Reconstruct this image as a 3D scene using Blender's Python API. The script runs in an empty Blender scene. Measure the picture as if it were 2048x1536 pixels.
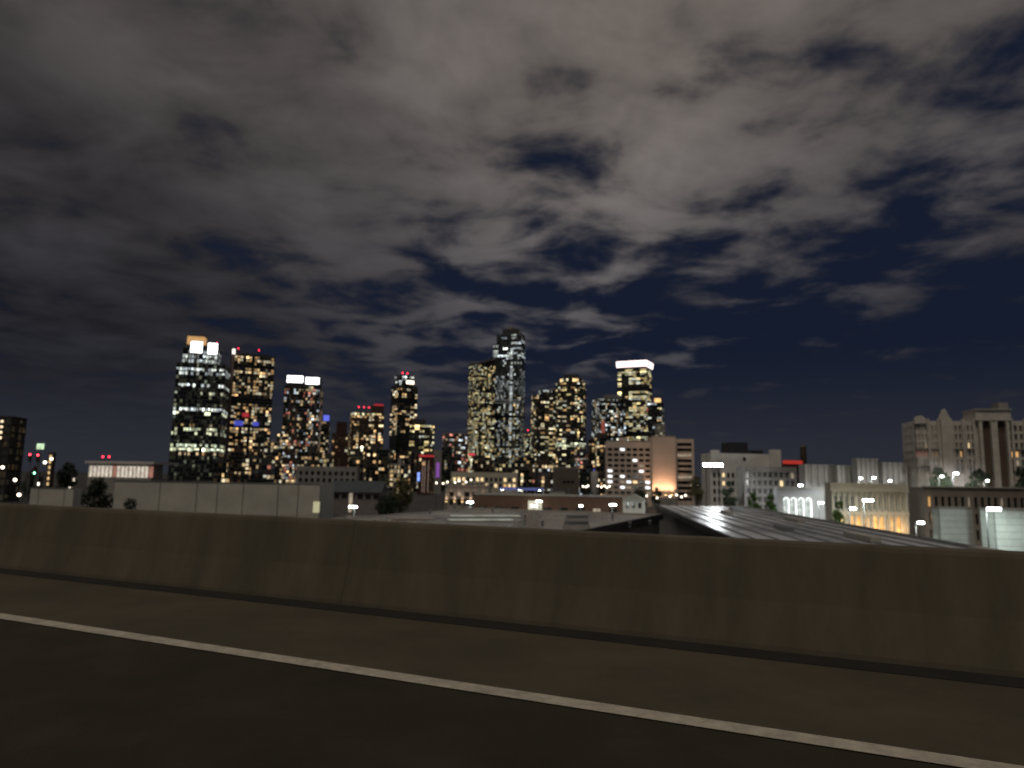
import bpy, math, random
from mathutils import Vector, Matrix
R = math.radians
random.seed(11)
sc = bpy.context.scene
C = sc.collection

# ------------------------------------------------------------------ camera
FPX = 1420.0                       # focal length in pixels of a 2048 wide picture (about a 25 mm lens)
CAMZ = 14.0
PITCH, ROLL = R(7.7), R(1.0)
_F = Vector((0, math.cos(PITCH), math.sin(PITCH)))
_R0 = Vector((1, 0, 0)); _U0 = _R0.cross(_F)
_Rt = _R0*math.cos(ROLL) + _U0*math.sin(ROLL)
_Up = -_R0*math.sin(ROLL) + _U0*math.cos(ROLL)
cam_d = bpy.data.cameras.new('camera')
cam = bpy.data.objects.new('camera', cam_d); C.objects.link(cam); sc.camera = cam
m = Matrix((_Rt, _Up, -_F)).transposed().to_4x4(); m.translation = (0, 0, CAMZ)
cam.matrix_world = m
cam_d.sensor_width = 36.0; cam_d.lens = FPX/2048*36.0
cam_d.clip_start = 0.1; cam_d.clip_end = 20000
cam_d.dof.use_dof = True; cam_d.dof.focus_distance = 2.6; cam_d.dof.aperture_fstop = 2.8

# ------------------------------------------------------------------ night sky with city-lit cloud
SUN_EL, SUN_AZ = R(58), R(205)
w = bpy.data.worlds.new('World'); sc.world = w; w.use_nodes = True
nt = w.node_tree; N = nt.nodes; Lk = nt.links; N.clear()
def node(t, **k):
    n = N.new(t)
    for a, v in k.items(): setattr(n, a, v)
    return n
def mth(op, a, b=None, clamp=False):
    n = N.new('ShaderNodeMath'); n.operation = op; n.use_clamp = clamp
    for i, v in enumerate((a, b)):
        if v is None: continue
        if isinstance(v, (int, float)): n.inputs[i].default_value = v
        else: Lk.new(v, n.inputs[i])
    return n.outputs[0]
def ramp(fac, stops, interp='EASE'):
    n = N.new('ShaderNodeValToRGB'); Lk.new(fac, n.inputs[0]); e = n.color_ramp; e.interpolation = interp
    while len(e.elements) < len(stops): e.elements.new(0.5)
    for s, el in zip(stops, e.elements):
        el.position = s[0]; c = s[1]; el.color = (c, c, c, 1) if isinstance(c, (int, float)) else (*c, 1)
    return n.outputs[0]
def mixc(f, a, b, mode='MIX'):
    n = N.new('ShaderNodeMix'); n.data_type = 'RGBA'; n.blend_type = mode
    for s, v in ((n.inputs[0], f), (n.inputs[6], a), (n.inputs[7], b)):
        if isinstance(v, (int, float)): s.default_value = v
        elif isinstance(v, tuple): s.default_value = (*v, 1)
        else: Lk.new(v, s)
    return n.outputs[2]
tc = node('ShaderNodeTexCoord'); sep = node('ShaderNodeSeparateXYZ'); Lk.new(tc.outputs['Generated'], sep.inputs[0])
zc = mth('MAXIMUM', sep.outputs[2], 0.0)
zz = mth('ADD', zc, 0.10)
comb = node('ShaderNodeCombineXYZ')
Lk.new(mth('DIVIDE', sep.outputs[0], zz), comb.inputs[0]); Lk.new(mth('DIVIDE', sep.outputs[1], zz), comb.inputs[1])
def noise(scale, detail, rough, off, dist=0.0):
    mp = node('ShaderNodeMapping'); mp.inputs['Location'].default_value = off
    Lk.new(comb.outputs[0], mp.inputs[0])
    n = node('ShaderNodeTexNoise'); Lk.new(mp.outputs[0], n.inputs['Vector'])
    n.inputs['Scale'].default_value = scale; n.inputs['Detail'].default_value = detail
    n.inputs['Roughness'].default_value = rough; n.inputs['Distortion'].default_value = dist
    return n.outputs[0]
px_, py_ = comb.inputs[0].links[0].from_socket, comb.inputs[1].links[0].from_socket
puff0 = noise(3.0, 6.0, 0.54, (5.4, 2.2, 0.0), 0.25)
puff = mth('ADD', mth('MULTIPLY', mth('SUBTRACT', puff0, 0.5), 1.5), 0.5)           # broken cumulus
bank = noise(0.50, 2.0, 0.5, (0.62, 0.55, 2.0))               # large scale patches
tone = noise(1.1, 4.0, 0.5, (8.0, 1.0, 5.0))                  # thick and thin cloud
# the deck is closed overhead and towards the west and breaks up towards the far east
front = mth('SUBTRACT', mth('MULTIPLY', mth('SUBTRACT', 2.12, mth('MINIMUM', py_, 2.7)), 0.21), mth('MULTIPLY', mth('MINIMUM', mth('MAXIMUM', px_, -2.0), 1.1), 0.13))
cover = mth('ADD', mth('ADD', puff, front), mth('MULTIPLY', mth('SUBTRACT', bank, 0.5), 0.35))
cov = ramp(cover, [(0.29, 0.0), (0.63, 1.0)])
high = ramp(zc, [(0.08, 0.0), (0.52, 1.0)], 'LINEAR')
cloudc = mixc(high, (0.058, 0.059, 0.071), (0.134, 0.117, 0.107))
cloudc = mixc(1.0, cloudc, ramp(tone, [(0.25, 0.66), (0.75, 1.24)], 'LINEAR'), 'MULTIPLY')
cloudc = mixc(1.0, cloudc, ramp(puff, [(0.30, 0.62), (0.70, 1.18)], 'LINEAR'), 'MULTIPLY')
# street light from downtown fades with distance along the cloud base
dx_ = mth('SUBTRACT', px_, 0.25); dy_ = mth('MULTIPLY', mth('SUBTRACT', py_, 1.3), 0.22)
rr_ = mth('SQRT', mth('ADD', mth('MULTIPLY', dx_, dx_), mth('MULTIPLY', dy_, dy_)))
cloudc = mixc(1.0, cloudc, ramp(mth('DIVIDE', rr_, 3.0), [(0.0, (1.14, 1.13, 1.12)), (0.26, (0.72, 0.73, 0.77)), (0.48, (0.36, 0.37, 0.41)), (1.0, (0.22, 0.23, 0.27))]), 'MULTIPLY')
sky = node('ShaderNodeTexSky'); sky.sky_type = 'NISHITA'; sky.sun_disc = False
sky.sun_elevation = R(-7); sky.sun_rotation = SUN_AZ; sky.altitude = 5
base = mixc(1.0, (0.0075, 0.0115, 0.026), mixc(1.0, sky.outputs[0], (0.05, 0.05, 0.05), 'MULTIPLY'), 'ADD')
col = mixc(cov, base, cloudc)
hz = ramp(zc, [(0.0, 1.0), (0.19, 0.0)])
col = mixc(mth('MULTIPLY', hz, 0.9), col, (0.026, 0.028, 0.037))   # low cloud and murk over the far city
below = mth('LESS_THAN', sep.outputs[2], 0.0)
col = mixc(below, col, (0.02, 0.018, 0.016))
bg = node('ShaderNodeBackground'); Lk.new(col, bg.inputs[0]); bg.inputs[1].default_value = 1.0
out = node('ShaderNodeOutputWorld'); Lk.new(bg.outputs[0], out.inputs[0])

sun_d = bpy.data.lights.new('sun', 'SUN'); sun_d.energy = 0.75; sun_d.angle = R(25); sun_d.color = (1.0, 0.88, 0.72)
sun = bpy.data.objects.new('sun', sun_d); C.objects.link(sun)
_sd = Vector((math.sin(SUN_AZ)*math.cos(SUN_EL), math.cos(SUN_AZ)*math.cos(SUN_EL), math.sin(SUN_EL)))
sun.rotation_euler = _sd.to_track_quat('Z', 'Y').to_euler(); sun.location = (0, -30, 60)
sc.view_settings.view_transform = 'Standard'; sc.view_settings.look = 'None'
sc.view_settings.exposure = 0.0; sc.view_settings.gamma = 1.0; sc.view_settings.use_curve_mapping = False
sc.cycles.max_bounces = 5; sc.cycles.sample_clamp_indirect = 4.0
sc.cycles.caustics_reflective = False; sc.cycles.caustics_refractive = False

# ------------------------------------------------------------------ where things stand
def ray(px, py): return _F + _Rt*((px-1024)/FPX) - _Up*((py-768)/FPX)
def at(px, py, Y):
    d = ray(px, py); return Vector((0, 0, CAMZ)) + d*(Y/d.y)
def atz(px, py, z):
    d = ray(px, py); return Vector((0, 0, CAMZ)) + d*((z-CAMZ)/d.z)

# ------------------------------------------------------------------ materials
MATS = {}
def mat(name, col, rough=0.8, metal=0.0, vary=0.15, scale=0.6, bump=0.0, bscale=8.0, spec=0.5, coord='Object', rvary=0.0, stretch=None):
    if name in MATS: return MATS[name]
    mm = bpy.data.materials.new(name); mm.use_nodes = True; t = mm.node_tree; b = t.nodes['Principled BSDF']
    b.inputs['Roughness'].default_value = rough; b.inputs['Metallic'].default_value = metal
    b.inputs['Specular IOR Level'].default_value = spec
    tcn = t.nodes.new('ShaderNodeTexCoord'); src = tcn.outputs[coord]
    if stretch:
        mp = t.nodes.new('ShaderNodeMapping'); mp.inputs['Scale'].default_value = stretch
        t.links.new(src, mp.inputs[0]); src = mp.outputs[0]
    nz = t.nodes.new('ShaderNodeTexNoise'); nz.inputs['Scale'].default_value = scale; nz.inputs['Detail'].default_value = 6
    nz.inputs['Roughness'].default_value = 0.65
    t.links.new(src, nz.inputs['Vector'])
    cr = t.nodes.new('ShaderNodeValToRGB'); cr.color_ramp.elements[0].position = 0.3; cr.color_ramp.elements[1].position = 0.7
    cr.color_ramp.elements[0].color = (*[c*(1-vary) for c in col], 1); cr.color_ramp.elements[1].color = (*[min(1, c*(1+vary)) for c in col], 1)
    t.links.new(nz.outputs[0], cr.inputs[0]); t.links.new(cr.outputs[0], b.inputs['Base Color'])
    if rvary:
        mr = t.nodes.new('ShaderNodeMapRange'); mr.inputs[1].default_value = 0.38; mr.inputs[2].default_value = 0.62
        mr.inputs[3].default_value = max(0.02, rough-rvary); mr.inputs[4].default_value = min(1, rough+rvary)
        t.links.new(nz.outputs[0], mr.inputs[0]); t.links.new(mr.outputs[0], b.inputs['Roughness'])
    if bump:
        n2 = t.nodes.new('ShaderNodeTexNoise'); n2.inputs['Scale'].default_value = bscale; n2.inputs['Detail'].default_value = 4
        t.links.new(src, n2.inputs['Vector'])
        bn = t.nodes.new('ShaderNodeBump'); bn.inputs['Strength'].default_value = bump; bn.inputs['Distance'].default_value = 0.02
        t.links.new(n2.outputs[0], bn.inputs['Height']); t.links.new(bn.outputs[0], b.inputs['Normal'])
    MATS[name] = mm; return mm
def emit(name, col, strength, sample=False, vary=0.0):
    if name in MATS: return MATS[name]
    mm = bpy.data.materials.new(name); mm.use_nodes = True; t = mm.node_tree; b = t.nodes['Principled BSDF']
    b.inputs['Base Color'].default_value = (*[min(0.8, c*0.5) for c in col], 1)
    b.inputs['Emission Color'].default_value = (*col, 1); b.inputs['Emission Strength'].default_value = strength
    if vary:
        tcn = t.nodes.new('ShaderNodeTexCoord'); nz = t.nodes.new('ShaderNodeTexNoise'); nz.inputs['Scale'].default_value = 0.9
        t.links.new(tcn.outputs['Object'], nz.inputs['Vector'])
        mr = t.nodes.new('ShaderNodeMapRange'); mr.inputs[1].default_value = 0.3; mr.inputs[2].default_value = 0.7
        mr.inputs[3].default_value = strength*(1-vary); mr.inputs[4].default_value = strength*(1+vary)
        t.links.new(nz.outputs[0], mr.inputs[0]); t.links.new(mr.outputs[0], b.inputs['Emission Strength'])
    mm.cycles.emission_sampling = 'AUTO' if sample else 'NONE'
    MATS[name] = mm; return mm
def lit_glass():
    if 'lit_glass' in MATS: return MATS['lit_glass']
    mm = bpy.data.materials.new('lit_glass'); mm.use_nodes = True; t = mm.node_tree; b = t.nodes['Principled BSDF']
    b.inputs['Base Color'].default_value = (0.02, 0.02, 0.02, 1); b.inputs['Roughness'].default_value = 0.2
    a = t.nodes.new('ShaderNodeAttribute'); a.attribute_name = 'glow'
    tcn = t.nodes.new('ShaderNodeTexCoord'); nz = t.nodes.new('ShaderNodeTexNoise'); nz.inputs['Scale'].default_value = 0.8
    t.links.new(tcn.outputs['Object'], nz.inputs['Vector'])
    mr = t.nodes.new('ShaderNodeMapRange'); mr.inputs[1].default_value = 0.3; mr.inputs[2].default_value = 0.7
    mr.inputs[3].default_value = 0.45; mr.inputs[4].default_value = 1.5
    t.links.new(nz.outputs[0], mr.inputs[0]); t.links.new(mr.outputs[0], b.inputs['Emission Strength'])
    t.links.new(a.outputs['Color'], b.inputs['Emission Color'])
    mm.cycles.emission_sampling = 'NONE'
    MATS['lit_glass'] = mm; return mm
GLASS = mat('dark_glass', (0.008, 0.011, 0.012), 0.12, 0.0, 0.3, 0.05, spec=0.6)
GLASS_W = mat('window_glass', (0.012, 0.012, 0.013), 0.12, 0.0, 0.3, 0.3, spec=0.5)
CHAR = mat('charcoal_panel', (0.045, 0.047, 0.048), 0.55, 0, 0.25, 0.08)
BROWN = mat('brown_stucco', (0.07, 0.045, 0.035), 0.85, 0, 0.2, 0.1)
GREYC = mat('grey_concrete', (0.27, 0.26, 0.245), 0.9, 0, 0.2, 0.25)
PALE = mat('pale_concrete', (0.36, 0.35, 0.32), 0.9, 0, 0.18, 0.2)
WHITE = mat('white_stucco', (0.62, 0.60, 0.56), 0.85, 0, 0.12, 0.2)
PEACH = mat('peach_stucco', (0.66, 0.54, 0.46), 0.9, 0, 0.10, 0.15)
CREAM = mat('cream_stucco', (0.46, 0.42, 0.34), 0.9, 0, 0.15, 0.3)
STONE = mat('grey_tan_stone', (0.52, 0.495, 0.45), 0.9, 0, 0.18, 0.35)
BRICK = mat('brick_brown', (0.14, 0.080, 0.055), 0.9, 0, 0.25, 0.9)
DARK = mat('dark_metal', (0.025, 0.025, 0.027), 0.5, 0.3, 0.2, 1.0)
STEEL = mat('galvanised_steel', (0.30, 0.31, 0.32), 0.45, 0.7, 0.15, 2.0)
LIT = lit_glass()

# ------------------------------------------------------------------ mesh building
class MB:
    def __init__(s): s.v = []; s.f = []; s.c = []
    def poly(s, pts, c=None):
        i = len(s.v); s.v += [tuple(p) for p in pts]; s.f.append(tuple(range(i, i+len(pts)))); s.c.append(c or (0, 0, 0))
    def box(s, O, u, n, s0, s1, z0, z1, d0, d1, c=None):
        i = len(s.v)
        for z in (z0, z1):
            for a, d in ((s0, d0), (s1, d0), (s1, d1), (s0, d1)):
                p = O + u*a + n*d; s.v.append((p.x, p.y, z))
        for q in ((0, 3, 2, 1), (4, 5, 6, 7), (0, 1, 5, 4), (1, 2, 6, 5), (2, 3, 7, 6), (3, 0, 4, 7)):
            s.f.append(tuple(i+k for k in q)); s.c.append(c or (0, 0, 0))
    def abox(s, x0, x1, y0, y1, z0, z1): s.box(Vector((0, 0, 0)), Vector((1, 0, 0)), Vector((0, 1, 0)), x0, x1, z0, z1, y0, y1)
    def prism(s, fp, z0, z1, top=None):
        n = len(fp); i = len(s.v); top = top or fp
        z1s = z1 if isinstance(z1, (list, tuple)) else [z1]*n
        s.v += [(p[0], p[1], z0) for p in fp] + [(p[0], p[1], z) for p, z in zip(top, z1s)]
        for k in range(n):
            s.f.append((i+k, i+(k+1) % n, i+n+(k+1) % n, i+n+k)); s.c.append((0, 0, 0))
        s.f.append(tuple(i+k for k in reversed(range(n)))); s.c.append((0, 0, 0))
        s.f.append(tuple(i+n+k for k in range(n))); s.c.append((0, 0, 0))
    def tube(s, pts, rad, k=8):
        rs = rad if isinstance(rad, (list, tuple)) else [rad]*len(pts)
        base = len(s.v); pts = [Vector(p) for p in pts]
        for j, p in enumerate(pts):
            d = (pts[min(j+1, len(pts)-1)] - pts[max(j-1, 0)]).normalized()
            a = d.cross(Vector((0, 0, 1)) if abs(d.z) < 0.95 else Vector((1, 0, 0))).normalized(); b = d.cross(a)
            for q in range(k):
                t = 2*math.pi*q/k; v = p + (a*math.cos(t) + b*math.sin(t))*rs[j]; s.v.append(tuple(v))
        for j in range(len(pts)-1):
            for q in range(k):
                s.f.append((base+j*k+q, base+j*k+(q+1) % k, base+(j+1)*k+(q+1) % k, base+(j+1)*k+q)); s.c.append((0, 0, 0))
        for j, rv in ((0, False), (len(pts)-1, True)):
            r_ = [base+j*k+q for q in range(k)]; s.f.append(tuple(r_ if rv else reversed(r_))); s.c.append((0, 0, 0))
    def mesh(s, name, mts, glow=False):
        me = bpy.data.meshes.new(name); me.from_pydata(s.v, [], s.f)
        for x in (mts if isinstance(mts, (list, tuple)) else [mts]): me.materials.append(x)
        if glow:
            a = me.attributes.new('glow', 'FLOAT_COLOR', 'FACE')
            a.data.foreach_set('color', [x for c in s.c for x in (*c, 1.0)])
        return me
    def build(s, name, mts, parent=None, glow=False, origin=None, stuff=False, label=None):
        if origin is None: origin = parent.matrix_world.translation if parent else Vector((0, 0, 0))
        if not s.f: return None
        s.v = [(x-origin[0], y-origin[1], z-origin[2]) for x, y, z in s.v]
        o = bpy.data.objects.new(name, s.mesh(name, mts, glow)); C.objects.link(o)
        if parent: o.parent = parent
        else: o.location = origin
        if stuff: o['kind'] = 'stuff'
        if label: o['label'] = label
        return o
def smooth(o):
    for p in o.data.polygons: p.use_smooth = True
    return o
def tag(o, label, cat, group=None):
    o['label'] = label; o['category'] = cat
    if group: o['group'] = group
    return o
def thing(name, loc, label, cat, group=None):
    o = bpy.data.objects.new(name, None); C.objects.link(o); o.location = loc; o.empty_display_size = 1
    o.matrix_world = Matrix.Translation(loc)
    return tag(o, label, cat, group)
def struct(o): o['kind'] = 'structure'; return o
def footprint(pxl, pxr, Y, yaw, ratio, py=900):
    """box footprint whose two visible faces span pxl..pxr; corners FL, FR, BR, BL"""
    a = R(yaw); xl, xr = at(pxl, py, Y).x, at(pxr, py, Y).x
    W = xr-xl; wd = W/(abs(math.cos(a)) + ratio*abs(math.sin(a))); d = wd*ratio
    u = Vector((math.cos(a), math.sin(a), 0)); v = Vector((-math.sin(a), math.cos(a), 0))
    cx = (xl+xr)/2; zq = at((pxl+pxr)/2, py, Y).z-CAMZ
    for _ in range(8):
        c = Vector((cx, Y+d*0.5, 0))
        q = [c-u*wd/2-v*d/2, c+u*wd/2-v*d/2, c+u*wd/2+v*d/2, c-u*wd/2+v*d/2]
        cols = [1024+FPX*Vector((p.x, p.y, zq)).dot(_Rt)/Vector((p.x, p.y, zq)).dot(_F) for p in q]
        k = (pxr-pxl)/(max(cols)-min(cols)); wd *= k; d = wd*ratio
        cx += ((pxl+pxr)/2-(max(cols)+min(cols))/2)*Y/FPX
    return q
def centre(fp):
    return sum(fp, Vector((0, 0, 0)))/len(fp)
def inset(fp, k):
    c = centre(fp); return [p + (c-p).normalized()*k for p in fp]
def shrink(fp, f, dx=0.0, dy=0.0):
    """a smaller copy, shifted along the first edge by dx of its length"""
    c = centre(fp); e = fp[1]-fp[0]; g = fp[2]-fp[1]
    return [c + (p-c)*f + e*dx + g*dy for p in fp]
def rounded(fp, k=6, cut=0.3):
    """round the corners of a box footprint"""
    out_ = []
    n = len(fp)
    for i in range(n):
        p, a, b = fp[i], fp[i-1], fp[(i+1) % n]
        rr = cut*min((a-p).length, (b-p).length)
        A = p+(a-p).normalized()*rr; B = p+(b-p).normalized()*rr
        for j in range(k+1):
            t = j/k; out_.append(A*(1-t)**2 + p*2*t*(1-t) + B*t*t)
    return out_
def edges(fp):
    n = len(fp)
    for i in range(n):
        a, b = fp[i], fp[(i+1) % n]; L = (b-a).length
        if L < 0.05: continue
        u = (b-a)/L; nn = Vector((u.y, -u.x, 0)); mid = (a+b)/2
        facing = nn.dot((Vector((0, 0, 0))-mid).normalized())
        yield i, a, u, nn, L, facing

WARM = [(1.0, 0.66, 0.30), (1.0, 0.74, 0.40), (1.0, 0.80, 0.50), (1.0, 0.58, 0.24), (0.95, 0.88, 0.62)]
YELL = [(1.0, 0.80, 0.36), (1.0, 0.86, 0.46), (0.95, 0.90, 0.55), (1.0, 0.70, 0.30), (0.90, 0.95, 0.80)]
COOL = [(0.85, 0.95, 0.92), (0.82, 0.92, 0.98), (0.93, 1.0, 0.95), (0.88, 0.95, 0.84)]
MIX = [(1.0, 0.72, 0.38), (1.0, 0.62, 0.30), (0.75, 0.88, 1.0), (0.95, 0.95, 0.80), (1.0, 0.80, 0.50), (1.0, 0.35, 0.25)]
GREEN = [(0.88, 0.95, 0.60), (0.95, 0.95, 0.62), (0.80, 0.92, 0.70)]

def tier(parent, fp, z0, z1, floor=3.6, bay=3.4, prob=0.35, pal=WARM, bright=0.9, body=GLASS, trim=CHAR, slab=0.35,
         pier=0.28, bands=None, seed=1, cut_top=None, colbias=0.5, unit=1, blank=(), darkrows=(), strips=(), sill=0.22):
    """one storey-stacked block of a tower: glass shaft, floor edges, mullions, lit windows (all real geometry)"""
    rnd = random.Random(seed)
    core = MB(); core.prism(fp, z0, cut_top if cut_top else z1); core.build('shaft', body, parent)
    nf = max(1, int((z1-z0)/floor)); fl = (z1-z0)/nf
    sl = MB(); mu = MB(); lw = MB()
    rows = [0.35+1.3*rnd.random() for _ in range(nf)]
    ring = []
    for k in range(nf+1):
        z = z0+k*fl
        op = [p - (centre(fp)-p).normalized()*slab for p in fp]
        if k < nf or not cut_top: sl.prism(op, z-0.18, z+0.42 if k < nf else z+0.9)
    for i, a, u, n, L, facing in edges(fp):
        if facing < -0.25: continue
        nb = max(1, int(round(L/bay))); bl = L/nb
        for b in range(nb+1):
            if i in blank: break
            mu.box(a, u, n, b*bl-pier/2 if b else 0.0, b*bl+pier/2 if b < nb else L, z0, z1 if not cut_top else z1-fl, 0.0, slab*0.6)
        cols = [(1-colbias)+colbias*2*rnd.random() for _ in range(nb)]
        for k in range(nf):
            if k in darkrows: continue
            z = z0+k*fl; memo = {}
            for b in range(nb):
                p = prob*rows[k]*cols[b]; pl = pal; br = bright
                if bands and k in bands: p, pl, br = bands[k]
                if i in blank: p = 0
                if i in strips and b in (0,): p = 0.9
                key = b//unit
                if key not in memo:
                    hit = rnd.random() < p
                    memo[key] = (hit, rnd.choice(pl), br*math.exp(rnd.gauss(0, 0.55)))
                hit, cc, bb = memo[key]
                if not hit:
                    if i in blank or rnd.random() > 0.45: continue
                    bb = rnd.uniform(0.006, 0.03)
                wdt = bl*(0.80 if rnd.random() < 0.7 else 0.45); off = pier/2 + (bl-pier-wdt*0.97)*rnd.random()*0.5
                s0 = b*bl+off; s1 = min(s0+wdt, (b+1)*bl-pier/2)
                zb = z+0.42+sill*fl*0.5; zt = z+fl-0.24
                if rnd.random() < 0.25: zb += 0.25*fl
                P = [a+u*s0+n*0.06, a+u*s1+n*0.06]
                lw.poly([(P[0].x, P[0].y, zb), (P[1].x, P[1].y, zb), (P[1].x, P[1].y, zt), (P[0].x, P[0].y, zt)], tuple(x*bb for x in cc))
    sl.build('floor_edging', trim, parent, stuff=True)
    mu.build('mullion_grid', trim, parent, stuff=True)
    lw.build('lit_glazing', LIT, parent, glow=True, stuff=True)
def tower_root(name, fp, label, cat='tower', group=None):
    c = centre(fp); return thing(name, Vector((c.x, c.y, 0)), label, cat, group)
def ztop(px, py, Y): return at(px, py, Y).z
RED = emit('red_beacon', (1.0, 0.03, 0.06), 6.0)
def beacon(parent, p, h=3.0, size=0.8, m=None):
    b = MB(); b.tube([(p.x, p.y, p.z-h), (p.x, p.y, p.z)], 0.15, 6); o = b.build('beacon_mast', DARK, parent)
    q = MB(); q.tube([(p.x, p.y, p.z-0.05), (p.x, p.y, p.z+0.2), (p.x, p.y, p.z+size), (p.x, p.y, p.z+size*1.3)], [size*0.5, size*0.7, size*0.7, size*0.2], 8)
    l = q.build('beacon_lamp', m or RED, o, origin=parent.matrix_world.translation)
    return o
def panel(parent, fp, i, s0f, s1f, z0, z1, m, depth=0.5, name='sign_panel', gap=0.3):
    for k, a, u, n, L, facing in edges(fp):
        if k != i: continue
        fr = MB(); fr.box(a, u, n, L*s0f-0.3, L*s1f+0.3, z0-0.3, z1+0.3, gap-0.25, gap+depth*0.6); f = fr.build(name+'_frame' if not name.endswith('frame') else name, DARK, parent)
        q = MB(); q.box(a, u, n, L*s0f, L*s1f, z0, z1, gap+depth*0.6+0.01, gap+depth); return q.build(name, m, parent)

# ================================================================== THE GROUND AND THE ROAD
g = MB(); g.poly([(-7000, -4000, 0), (7000, -4000, 0), (7000, 9000, 0), (-7000, 9000, 0)])
struct(g.build('ground', mat('city_ground', (0.045, 0.043, 0.040), 0.7, 0, 0.35, 0.03, rvary=0.2)))
ANG = R(-24.3); T = Vector((math.cos(ANG), math.sin(ANG), 0)); NN = Vector((-math.sin(ANG), math.cos(ANG), 0)); O0 = Vector((0, 0, 0))
DZ = CAMZ-1.40
ASPH = mat('asphalt', (0.036, 0.030, 0.019), 0.85, 0, 0.30, 1.3, bump=0.35, bscale=60, spec=0.3)
q = MB(); q.box(O0, T, NN, -420, 420, DZ-0.9, DZ, -11.0, 6.60); struct(q.build('road', ASPH))
q = MB(); q.box(O0, T, NN, -420, 420, DZ+0.002, DZ+0.004, 4.50, 6.598)
struct(q.build('shoulder', mat('shoulder_concrete', (0.080, 0.069, 0.048), 0.9, 0, 0.22, 0.9, bump=0.3, bscale=45, spec=0.3)))
q = MB(); q.box(O0, T, NN, -420, 420, DZ+0.007, DZ+0.010, 4.40, 4.56)
PAINT = mat('road_paint', (0.47, 0.44, 0.36), 0.75, 0, 0.28, 9.0, bump=0.2, bscale=50)
ln = struct(q.build('edge_line', PAINT))
q = MB(); q.box(O0, T, NN, -420, 420, DZ+0.006, DZ+0.011, 6.28, 6.595)  # narrow darker strip along the foot of the barrier
struct(q.build('base_strip', mat('dark_strip', (0.016, 0.015, 0.012), 0.8, 0, 0.3, 2.0)))
CONC = mat('barrier_concrete', (0.102, 0.088, 0.060), 0.9, 0, 0.30, 1.5, bump=0.25, bscale=25, stretch=(1, 1, 0.14))
bar = thing('concrete_barrier', Vector((0, 0, DZ)), 'long weathered concrete parapet edging the highway shoulder', 'barrier')
prof = [(6.60, 0), (6.605, 0.05), (6.70, 0.40), (6.79, 0.86), (6.805, 0.895), (6.83, 0.905), (6.985, 0.905), (7.005, 0.88), (7.005, -0.9), (6.61, -0.9)]
def barrier_seg(s0, s1):
    b = MB(); i = 0; n = len(prof)
    for s in (s0, s1):
        for d, z in prof:
            p = T*s + NN*d; b.v.append((p.x, p.y, DZ+z))
    for k in range(n): b.f.append((k, k+n, (k+1) % n+n, (k+1) % n)); b.c.append((0, 0, 0))
    b.f.append(tuple(range(n))); b.f.append(tuple(reversed(range(n, 2*n)))); b.c += [(0, 0, 0)]*2
    return b.build('barrier_segment', CONC, bar)
SEG = 9.0
for k in range(-22, 8): barrier_seg(k*SEG+4.0, (k+1)*SEG+4.0-0.004)

# ================================================================== THE DOWNTOWN TOWERS
HZ = lambda px: 942.1 + (px/2048)*35.8
# --- tower A: office tower with gold crown and white signs
Y = 700; fp = footprint(340, 449, Y, 14, 0.8)
t = tower_root('office_tower', fp, 'glass office tower with gold lit crown, two white signs and bright floor bands')
zs = ztop(395, 728, Y); zt = ztop(395, 690, Y)
nf = int(zs/3.9)
def row(y): return int(ztop(395, y, Y)/zs*nf)
b = {}
for k in range(nf): b[k] = (0.10, GREEN, 0.12)
for y, p, pl, br in ((740, .85, COOL, .9), (770, .7, COOL, 1.1), (745, .55, COOL, .5), (820, .95, COOL, 1.1), (829, .6, GREEN, 1.6), (868, .7, GREEN, 1.0), (862, .55, GREEN, .7), (899, .9, GREEN, 1.3), (893, .8, GREEN, 1.0), (906, .3, WARM, .6), (785, .2, GREEN, .6), (850, .2, WARM, .5)):
    b[row(y)] = (p, pl, br)
tier(t, fp, 0, zs, 3.9, 2.6, bands=b, seed=5, prob=0.1, pal=GREEN)
fp2 = shrink(fp, 0.72, -0.06)
tier(t, fp2, zs+0.95, zt, 3.9, 2.6, prob=0.5, pal=COOL, bright=0.6, seed=6)
fp3 = shrink(fp, 0.36, -0.20)
c = MB(); c.prism(fp3, zt+0.95, ztop(385, 669, Y)); c.build('crown', emit('gold_crown', (0.75, 0.42, 0.17), 0.75, vary=0.35), t)
c = MB(); c.prism([p for p in shrink(fp3, 1.08)], ztop(385, 669, Y)+0.01, ztop(385, 667, Y)); c.build('crown_cap', CHAR, t)
SIGNW = emit('white_sign', (1.0, 1.0, 0.98), 4.0, vary=0.1)
panel(t, fp2, 0, 0.22, 0.55, ztop(385, 704, Y), ztop(385, 682, Y), SIGNW, 0.8)
panel(t, fp2, 0, 0.72, 0.99, ztop(415, 706, Y), ztop(415, 684, Y), SIGNW, 0.8)
beacon(t, Vector((fp2[1].x-2, fp2[1].y+2, ztop(420, 682, Y))), 5, 0.6)
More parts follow.
